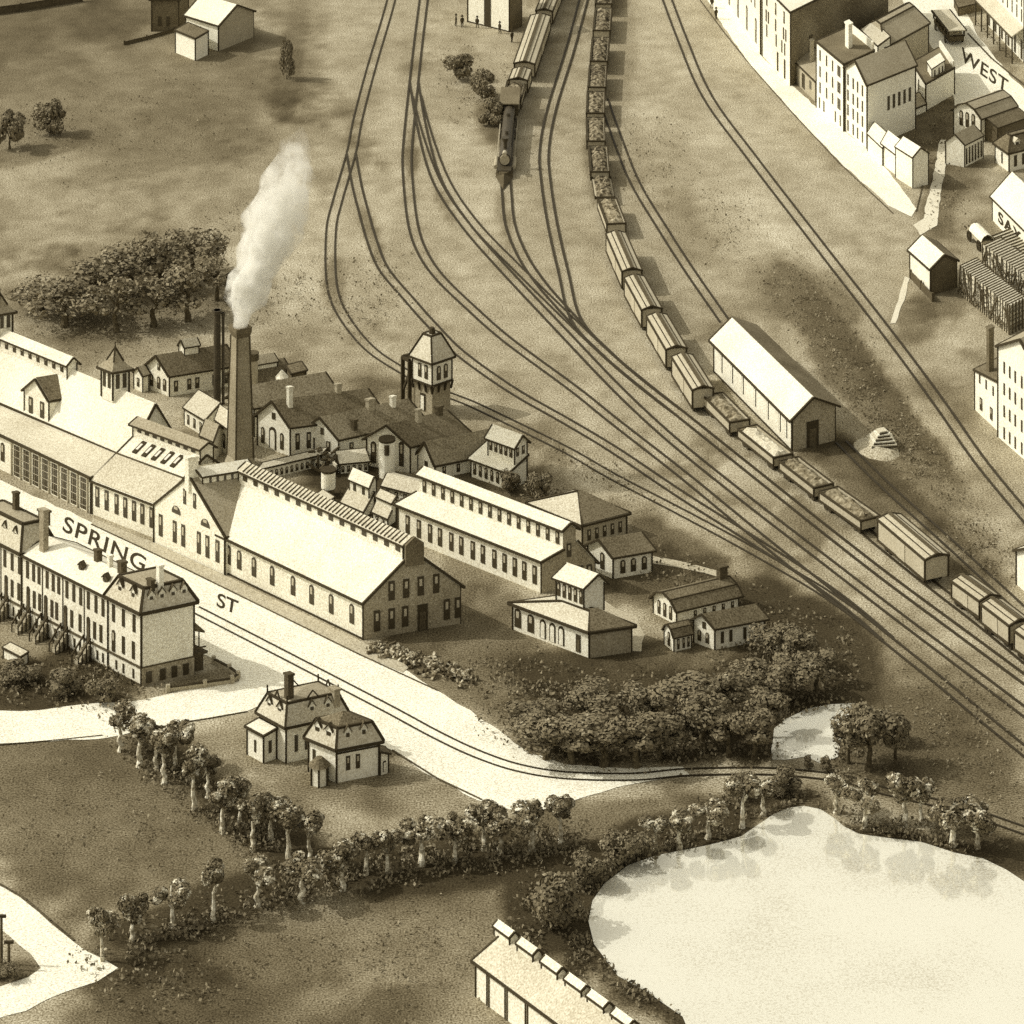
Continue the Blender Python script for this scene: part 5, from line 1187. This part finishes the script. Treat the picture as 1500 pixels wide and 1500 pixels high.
def omnibus():
    c = Car('street_omnibus', 'dark open-sided omnibus with pale roof on the upper right street', 'omnibus', (1378, 12), (1402, 42), 3.2, 3.2)
    b = MB(); c.box(b, -.9, .9, -.9, .9, .8, 1.6); c.add(b, 'body', 'ink2')
    b = MB(); c.box(b, -1, 1, -1.05, 1.05, 2.75, 2.95); c.add(b, 'roof', 'roof_light')
    b = MB()
    for x in lin(-.9, .9, 6):
        for y in (-.9, .9): b.beam(c.p(x, y, 1.6), c.p(x, y, 2.8), .2)
    for y in (-1.05, 1.05): b.beam(c.p(-1, y, 2.8), c.p(1, y, 2.8), .25)
    c.add(b, 'post', 'ink')
    for x in lin(-.7, .7, 4):
        b = MB(); c.box(b, x - .06, x + .06, -.8, .8, 1.6, 2.1); c.add(b, 'bench', 'wall_grey')
    for x in (-.6, .6):
        for y in (-1, 1):
            b = MB(); q = c.p(x, y, .6); b.cyl(q - c.n * .08, q + c.n * .08, .6, n=14); c.add(b, 'wheel', 'iron')
omnibus()
# pale heap with stacked planks between the tracks
q0 = P(1285, 655); s2 = FOC / q0.y; t = thing('sand_mound', 'flat pale sand mound with a small stack of boards beside the siding', 'sand heap', q0)
vs = []; fs = []; NX, NY = 26, 14
for i in range(NX):
    for j in range(NY):
        u, v = i / (NX - 1) * 2 - 1, j / (NY - 1) * 2 - 1; r = max(0, 1 - (u * u + v * v)); x = 1250 + (u + 1) * 34; y = 652 + v * 16 + (u + 1) * 6
        p = P(x, y); vs.append(Vector((p.x, p.y, -.05 + r * 1.0 + noise.noise(p * .8) * .5 * r)))
for i in range(NX - 1):
    for j in range(NY - 1): k = i * NY + j; fs.append([k, k + NY, k + NY + 1, k + 1])
b = MB(); b.mesh(vs, fs); b.build('sand', tone_mat('pale_sand', .50, .3, .25), t, q0)
bs = P(1294, 656); t2 = thing('board_pile', 'tapering pile of pale boards on the sand mound', 'board pile', bs + Vector((0, 0, .8)))
for k in range(5):
    b = MB(); w = 1.75 - k * .3; z = .75 + k * .34; b.box(bs + Vector((-w, -w, z)), (2 * w, .5, 0), (-.4, 2 * w, 0), (0, 0, .27)); b.build('board_layer', M['timber'] if k % 2 == 0 else M['wall'], t2, bs + Vector((0, 0, .8)))
    b = MB(); b.beam(bs + Vector((-w, -w - .05, z)), bs + Vector((w, -w + .45, z)), .16); b.build('board_edge', M['ink'], t2, bs + Vector((0, 0, .8)))

# ================================================================== people (small figures)
def person_mesh():
    pts = [(0, 0, .92), (0, 0, 1.2), (0, 0, 1.45), (0, .01, 1.56), (0, 0, 1.70), (-.2, 0, 1.40), (-.26, .03, 1.15), (-.24, -.05, .9), (.2, 0, 1.40), (.27, .02, 1.15), (.25, -.08, .92),
           (-.1, 0, .88), (-.12, -.04, .48), (-.13, .04, .07), (-.13, -.12, .04), (.1, 0, .88), (.12, .06, .48), (.14, .16, .08), (.14, .02, .04)]
    ed = [(0, 1), (1, 2), (2, 3), (3, 4), (2, 5), (5, 6), (6, 7), (2, 8), (8, 9), (9, 10), (0, 11), (11, 12), (12, 13), (13, 14), (0, 15), (15, 16), (16, 17), (17, 18)]
    rad = [.17, .16, .19, .07, .12, .08, .065, .05, .08, .065, .05, .12, .08, .06, .05, .12, .08, .06, .05]
    me = bpy.data.meshes.new('person'); me.from_pydata(pts, ed, []); o = bpy.data.objects.new('person', me); COL.objects.link(o)
    sk = o.modifiers.new('skin', 'SKIN')
    if not me.skin_vertices: bpy.context.view_layer.objects.active = o
    layer = me.skin_vertices[0].data if me.skin_vertices else None
    if layer:
        for i, r in enumerate(rad): layer[i].radius = (r, r)
        layer[0].use_root = True
    sb = o.modifiers.new('sub', 'SUBSURF'); sb.levels = 1; sb.render_levels = 1
    m2 = bpy.data.meshes.new_from_object(o.evaluated_get(bpy.context.evaluated_depsgraph_get())); bpy.data.objects.remove(o); m2.materials.clear(); m2.materials.append(M['cloth']); return m2
pm = person_mesh()
hat = MB(); hat.cyl((0, 0, 1.76), (0, 0, 1.79), .22, n=12); hat.cyl((0, 0, 1.78), (0, 0, 1.98), .13, n=12)
hm = None
for (x, y, lab) in [(668, 38, 'dark figure in a hat standing left of the white depot, farther left of the pair'), (677, 40, 'dark figure in a hat standing left of the white depot, nearer its wall'), (699, 41, 'dark figure in a hat before the depot doorway'), (732, 49, 'dark figure in a hat before the right part of the depot front'), (750, 62, 'dark figure in a hat walking toward the depot from below'), (1043, 12, 'dark figure in a hat walking at the top of the pale lane'), (1049, 28, 'dark figure in a hat on the pale lane below another walker')]:
    o = link('person', pm, None, P(x, y), random.uniform(0, 6)); o.scale = (1.25, 1.25, 1.12); tag(o, lab, 'person', 'small figures near the depot and lane')
    if hm is None: h0 = hat.build('hat', M['ink'], o); hm = h0.data
    else: link('hat', hm, o)

# ================================================================== trees
def crown_mesh(seed, clumps, leaves, spread, mat, flat=1.0, size=.42):
    rnd = random.Random(seed); b = MB(); cs = []
    for i in range(clumps):
        a = rnd.uniform(0, 6.28); r = spread * math.sqrt(rnd.random()); z = rnd.uniform(-.75, .9) * flat
        k = 1 - .35 * abs(z); cs.append((Vector((math.cos(a) * r * k, math.sin(a) * r * k, z)), rnd.uniform(.4, 1.0)))
    for i in range(leaves):
        c, r = cs[rnd.randrange(clumps)]
        d = Vector((rnd.gauss(0, 1), rnd.gauss(0, 1), rnd.gauss(0, 1))).normalized(); p = c + d * r * rnd.uniform(.55, 1.0) ** .5
        n = (d + Vector((rnd.gauss(0, .45), rnd.gauss(0, .45), rnd.gauss(0, .45)))).normalized(); t = n.cross(Vector((rnd.gauss(0, 1), rnd.gauss(0, 1), rnd.gauss(0, 1)))).normalized(); s = n.cross(t)
        w = size * rnd.uniform(.6, 1.3); h = w * rnd.uniform(.5, .9); b.face([p - t * w / 2, p - s * h / 2, p + t * w / 2, p + s * h / 2])
    me = bpy.data.meshes.new('crown'); me.from_pydata([tuple(v) for v in b.v], [], b.f); me.materials.append(mat); return me
def trunk_mesh(seed, h, mat, r=.26):
    rnd = random.Random(seed); b = MB(); p = Vector((0, 0, -.1)); k = 5; top = None
    for i in range(k):
        q = Vector((rnd.uniform(-.12, .12), rnd.uniform(-.1, .1), h * (i + 1) / k)); b.cyl(p, q, r * (1.25 if i == 0 else 1 - .12 * i), r * (1 - .12 * (i + 1)), 8); p = q
    for i in range(3):
        a = rnd.uniform(0, 6.28); b.cyl(p - Vector((0, 0, .5)), p + Vector((math.cos(a) * .9, math.sin(a) * .9, .9)), r * .45, r * .2, 6)
    me = bpy.data.meshes.new('trunk'); me.from_pydata([tuple(v) for v in b.v], [], b.f); me.materials.append(mat); return me
# reference tree: crown radius 2, overall height 6 m
CROWN = [crown_mesh(i, 6 + i % 4, 1900, 1.2 + .1 * i, M['leaf'], .9 + .1 * (i % 3), .33) for i in range(7)]
DARK = [crown_mesh(20 + i, 9 + i, 2600, 1.5 + .08 * i, M['leaf_dark'], 1.05 + .15 * (i % 2), .30) for i in range(5)]
SOFT = [crown_mesh(40 + i, 16, 1150, 1.95, M['leaf_soft'], 1.3, .30) for i in range(4)]
TR = [trunk_mesh(i, 3.3, M['bark']) for i in range(3)]; TRD = [trunk_mesh(9 + i, 3.0, M['bark_dark'], .22) for i in range(2)]
def tree(x, y, hpx, wpx, label, kind='pale', group=None, name='shade_tree', cat='tree'):
    p = P(x, y); s = FOC / p.y; r = thing(name, label, cat, p, group)
    k = random.randrange(100)
    cr = {'pale': CROWN, 'dark': DARK, 'soft': SOFT}[kind]; t = {'pale': TR, 'dark': TRD, 'soft': TRD}[kind]
    wpx *= {'pale': 1.28, 'dark': 1.3, 'soft': 1.35}[kind]; r.scale = (wpx / s / 4.0, wpx / s / 4.0, hpx / s / 6.0); r.rotation_euler = (random.uniform(-.05, .05), random.uniform(-.05, .05), random.uniform(0, 6.28)); q = random.uniform(.85, 1.18); r.scale = (r.scale[0] * q, r.scale[1] * q * random.uniform(.9, 1.1), r.scale[2] * random.uniform(.88, 1.12))
    link('trunk', t[k % len(t)], r); link('crown', cr[k % len(cr)], r, (0, 0, {'pale': 4.0, 'dark': 3.6, 'soft': 3.3}[kind])); return r
def shrub(x, y, hpx, wpx, label, kind='dark', group=None, name='shrub', cat='shrub'):
    p = P(x, y); s = FOC / p.y; r = thing(name, label, cat, p, group); cr = {'dark': DARK, 'soft': SOFT, 'pale': CROWN}[kind]
    r.scale = (wpx / s / 4.0, wpx / s / 4.0, hpx / s / 4.0); r.rotation_euler = (0, 0, random.uniform(0, 6.28))
    link('foliage', cr[random.randrange(len(cr))], r, (0, 0, 1.75)); link('stem', TRD[0], r, (0, 0, 0)); r.children[1].scale = (.6, .6, .4); return r
num = ['first', 'second', 'third', 'fourth', 'fifth', 'sixth', 'seventh', 'eighth', 'ninth', 'tenth', 'eleventh', 'twelfth', 'thirteenth', 'fourteenth', 'fifteenth', 'sixteenth', 'seventeenth', 'eighteenth', 'nineteenth', 'twentieth', 'twenty-first', 'twenty-second']
rowA = [(150, 1408, 92, 42), (193, 1378, 86, 50), (253, 1358, 80, 50), (312, 1350, 84, 54), (376, 1330, 78, 54), (442, 1322, 82, 58), (502, 1304, 84, 52), (536, 1281, 74, 42), (568, 1278, 76, 50), (618, 1267, 80, 56), (666, 1262, 76, 50), (709, 1245, 74, 44), (733, 1250, 78, 46), (780, 1246, 74, 54), (822, 1238, 74, 54)]
for i, (x, y, h, w) in enumerate(rowA): tree(x, y, h, w, num[i] + ' tree from the left in the row rising from the lower left road', 'pale', 'trees of the lower row')
rowB = [(176, 1100, 66, 44), (204, 1123, 84, 48), (228, 1128, 76, 40), (240, 1148, 84, 46), (256, 1125, 74, 44), (284, 1186, 90, 46), (304, 1168, 70, 40), (326, 1220, 84, 48), (352, 1206, 70, 42), (370, 1246, 84, 48), (396, 1230, 72, 44), (424, 1262, 84, 52), (455, 1268, 78, 48)]
for i, (x, y, h, w) in enumerate(rowB): tree(x, y, h, w, num[i] + ' tree from the top in the slanting row below the side street', 'pale', 'trees of the slanting row')
pond = [(960, 1246, 54, 50), (995, 1244, 66, 58), (1037, 1228, 66, 52), (1087, 1212, 74, 56), (1118, 1194, 62, 52), (1225, 1192, 62, 48), (1268, 1212, 80, 52), (1327, 1210, 92, 58), (1350, 1206, 82, 48), (1396, 1238, 84, 64), (1432, 1242, 60, 50)]
for i, (x, y, h, w) in enumerate(pond): tree(x, y, h, w, num[i] + ' tree from the left along the far shore of the pond', 'pale', 'trees round the pond')
wood = [(775, 1085, 60, 70), (800, 1112, 64, 76), (838, 1118, 78, 80), (885, 1122, 84, 84), (932, 1124, 84, 76), (965, 1110, 70, 64), (1030, 1098, 84, 74), (1068, 1108, 84, 66), (1105, 1112, 86, 62), (1122, 1080, 70, 54), (870, 1062, 62, 70), (940, 1062, 66, 70), (1000, 1062, 80, 76), (1062, 1052, 66, 66), (1110, 1030, 70, 60), (1150, 1024, 66, 62), (1196, 1014, 60, 56), (1170, 975, 60, 56), (1130, 968, 56, 50), (1242, 1118, 92, 44), (1272, 1128, 92, 62)]
for i, (x, y, h, w) in enumerate(wood): tree(x, y, h, w, num[i] + ' tree counted through the dark wood north of the street railway, front row first', 'dark', 'trees of the dark wood')
tree(1312, 1120, 84, 46, 'dark tree right of the small pool, behind the pond trees', 'dark'); tree(1300, 1090, 50, 40, 'smaller dark tree above the street railway at the right', 'dark')
grove = [(95, 478, 84, 80), (140, 452, 90, 86), (190, 425, 88, 84), (236, 420, 92, 84), (282, 408, 84, 74), (170, 486, 84, 70), (225, 478, 90, 72), (275, 470, 92, 66), (60, 455, 58, 66), (318, 440, 84, 56)]
for i, (x, y, h, w) in enumerate(grove): tree(x, y, h, w, num[i] + ' tree in the soft grove left of the smoke plume', 'soft', 'trees of the soft grove')
for x, y, h, w, l in [(672, 116, 46, 52, 'dark round shrub above the other two left of the black train'), (706, 144, 46, 44, 'dark round shrub in the middle of three left of the black train'), (716, 182, 44, 50, 'dark round shrub touching the black locomotive train'), (14, 218, 68, 58, 'dark bush at the left edge of the upper field'), (74, 196, 56, 50, 'dark bush right of the bush at the left edge'),
                      (806, 1362, 92, 100, 'very large dark shrub left of the pond and above the long shed'), (862, 1296, 56, 66, 'dark shrub at the upper left shore of the pond'), (904, 1272, 58, 66, 'dark shrub on the shore right of another shore shrub'), (938, 1258, 50, 56, 'dark shrub beneath the first pond tree'), (748, 720, 38, 40, 'round dark bush against the pump house end'), (790, 732, 44, 46, 'dark bush behind the long mill'),
                      (30, 1000, 34, 60, 'dark shrub in the terrace garden near the left edge'), (96, 1016, 38, 66, 'dark shrub in the middle of the terrace garden'), (150, 1028, 40, 56, 'dark shrub at the street corner of the terrace garden'), (420, 116, 66, 24, 'slim dark bush in the field at the top'), (1212, 1130, 26, 24, 'small dark bush at the right shore of the small pool'), (1185, 1126, 22, 20, 'tiny dark bush at the lower shore of the small pool'), (1150, 1160, 44, 60, 'dark bush between the street railway and the pond'), (1090, 1168, 40, 50, 'dark bush left of another between railway and pond'), (10, 1432, 26, 40, 'low dark bush inside the bend of the lower left road')]:
    shrub(x, y, h, w, l, 'dark')
for x, y, h in ((2, 1412, 70), (13, 1420, 40)):
    p = P(x, y); s = FOC / p.y; r = thing('picket_post', 'tall dark post at the left edge inside the road bend' if h == 70 else 'short dark post right of the tall one inside the road bend', 'post', p)
    b = MB(); b.cyl(p, p + Vector((0, 0, h / s)), .18, .14, 8); b.build('shaft', M['ink2'], r, p); b = MB(); b.beam(p + Vector((-.5, 0, h / s)), p + Vector((.5, 0, h / s)), .22); b.build('crossbar', M['ink'], r, p)

def inside(x, y, poly):
    r = False
    for (x0, y0), (x1, y1) in zip(poly, poly[1:] + poly[:1]):
        if (y0 > y) != (y1 > y) and x < (x1 - x0) * (y - y0) / (y1 - y0) + x0: r = not r
    return r
# ---- undergrowth: leafy ground cover nobody could count
def cover(name, label, zones, mat, hmax, size, seed):
    rnd = random.Random(seed); b = MB()
    for (x, y, rx, ry, a, n) in zones:
        ca, sa = math.cos(math.radians(a)), math.sin(math.radians(a)); m = 0
        while m < n:
            u, v = rnd.gauss(0, .48), rnd.gauss(0, .48)
            if u * u + v * v > 1.3: continue
            px, py = x + u * rx * ca - v * ry * sa, y + u * rx * sa + v * ry * ca
            if inside(px, py, POND) or (inside(px, py, POOL) and inside(px + (1190 - px) * .16, py + (1075 - py) * .16, POOL) and inside(px + 9, py, POOL) and inside(px - 9, py, POOL) and inside(px, py + 7, POOL) and inside(px, py - 7, POOL)): m += .2; continue
            p = P(px, py)
            if noise.noise(p * .35) < -.12 + rnd.uniform(-.2, .1): m += .3; continue
            m += 1
            nrm = Vector((rnd.gauss(0, 1), rnd.gauss(0, 1), abs(rnd.gauss(0, .8)))).normalized(); t = nrm.cross(Vector((rnd.gauss(0, 1), rnd.gauss(0, 1), rnd.gauss(0, 1)))).normalized(); s = nrm.cross(t)
            w = size * rnd.uniform(.5, 1.4); h = w * rnd.uniform(.4, .9); q = p + Vector((0, 0, rnd.uniform(.05, hmax) * rnd.random() + w * .3))
            b.face([q - t * w / 2, q - s * h / 2, q + t * w / 2, q + s * h / 2])
    me = bpy.data.meshes.new(name); me.from_pydata([tuple(v) for v in b.v], [], b.f); me.materials.append(mat)
    tag(link(name, me), label, None, None, 'stuff')
cover('undergrowth', 'dark leafy undergrowth below the tree rows, in the wood and round the pond', [
    (960, 1060, 240, 70, 0, 4200), (1155, 970, 112, 80, 20, 2500), (800, 1020, 120, 50, 15, 700), (1240, 1090, 60, 60, 0, 500), (1000, 1235, 110, 22, -10, 700), (1140, 1180, 110, 22, 0, 600), (1340, 1220, 130, 24, 8, 800), (905, 1285, 60, 34, -30, 600), (850, 1370, 22, 80, 5, 350), (920, 1445, 90, 22, 38, 350),
    (805, 1345, 60, 60, 0, 700), (240, 1375, 130, 30, -14, 900), (450, 1305, 190, 34, -14, 1700), (660, 1258, 170, 34, -8, 1600), (800, 1235, 70, 36, 0, 600), (240, 1125, 110, 34, 42, 1200), (360, 1215, 110, 34, 42, 1400),
    (70, 1005, 150, 36, 0, 1000), (150, 985, 60, 36, 20, 400), (790, 725, 70, 30, 20, 300), (545, 735, 110, 36, 24, 250), (1010, 850, 120, 40, 20, 400), (240, 1450, 130, 50, 0, 450), (1370, 200, 40, 50, 20, 250)], M['leaf_dark'], .9, .42, 5)
cover('weeds', 'dusty weeds and scrub scattered over the open ground', [
    (200, 440, 190, 80, -10, 2600), (430, 430, 80, 60, 0, 350), (1190, 450, 110, 50, 45, 700), (1270, 580, 140, 46, 50, 1100), (1345, 670, 100, 40, 50, 700), (1430, 790, 90, 40, 45, 600), (940, 230, 90, 70, 0, 350), (1060, 330, 60, 60, 0, 250), (560, 420, 60, 60, 40, 250),
    (520, 460, 60, 40, 40, 180), (690, 130, 60, 70, 0, 300), (200, 190, 260, 90, -10, 500), (60, 200, 90, 40, 0, 250), (350, 330, 90, 40, 0, 200), (1390, 1080, 150, 100, 40, 900), (560, 1400, 330, 100, 0, 700), (180, 1210, 280, 110, 0, 600), (760, 1000, 120, 50, 10, 600), (820, 1250, 100, 50, 0, 400), (1385, 290, 40, 55, 20, 250), (870, 690, 120, 24, 28, 250)], M['leaf_soft'], .45, .34, 6)

# ================================================================== camera, sun, sky
cam = bpy.data.cameras.new('camera'); co = bpy.data.objects.new('camera', cam); COL.objects.link(co); scene.camera = co
cam.sensor_width = 36; cam.sensor_fit = 'HORIZONTAL'; cam.lens = 36 * FOC / 1500; cam.shift_y = -(750 - YH) / 1500
cam.clip_start = 20; cam.clip_end = 20000
co.location = (0, 0, HC); co.rotation_euler = (math.radians(90), 0, 0)
EL, AZ = math.radians(41), Vector((-0.995, 0.10, 0)).normalized()     # toward the sun
to_sun = AZ * math.cos(EL) + Vector((0, 0, math.sin(EL)))
sl = bpy.data.lights.new('sun', 'SUN'); sl.energy = SUN_E; sl.angle = math.radians(.5); sl.color = (1, .965, .88)
so = bpy.data.objects.new('sun', sl); COL.objects.link(so); so.rotation_euler = (-to_sun).to_track_quat('-Z', 'Y').to_euler()
w = bpy.data.worlds.new('World'); scene.world = w; w.use_nodes = True; nt = w.node_tree; bg = nt.nodes['Background']
sk = nt.nodes.new('ShaderNodeTexSky'); sk.sky_type = 'NISHITA'; sk.sun_disc = False; sk.sun_elevation = EL; sk.sun_rotation = math.atan2(to_sun.x, to_sun.y); sk.dust_density = 3
hs = nt.nodes.new('ShaderNodeHueSaturation'); hs.inputs['Saturation'].default_value = 0.0
mx = nt.nodes.new('ShaderNodeMix'); mx.data_type = 'RGBA'; mx.blend_type = 'MULTIPLY'; mx.inputs[0].default_value = 1; mx.inputs[7].default_value = (1, .94, .78, 1)
nt.links.new(sk.outputs[0], hs.inputs['Color']); nt.links.new(hs.outputs[0], mx.inputs[6]); nt.links.new(mx.outputs[2], bg.inputs['Color']); bg.inputs['Strength'].default_value = SKY_E
scene.view_settings.view_transform = 'Standard'; scene.view_settings.look = 'None'; scene.view_settings.exposure = EXPO; scene.view_settings.gamma = 1
scene.render.resolution_x = scene.render.resolution_y = 1024
scene.cycles.max_bounces = 6; scene.cycles.diffuse_bounces = 3; scene.cycles.glossy_bounces = 2; scene.cycles.transparent_max_bounces = 6; scene.cycles.use_denoising = False; scene.cycles.volume_bounces = 5; scene.cycles.volume_step_rate = 1.0
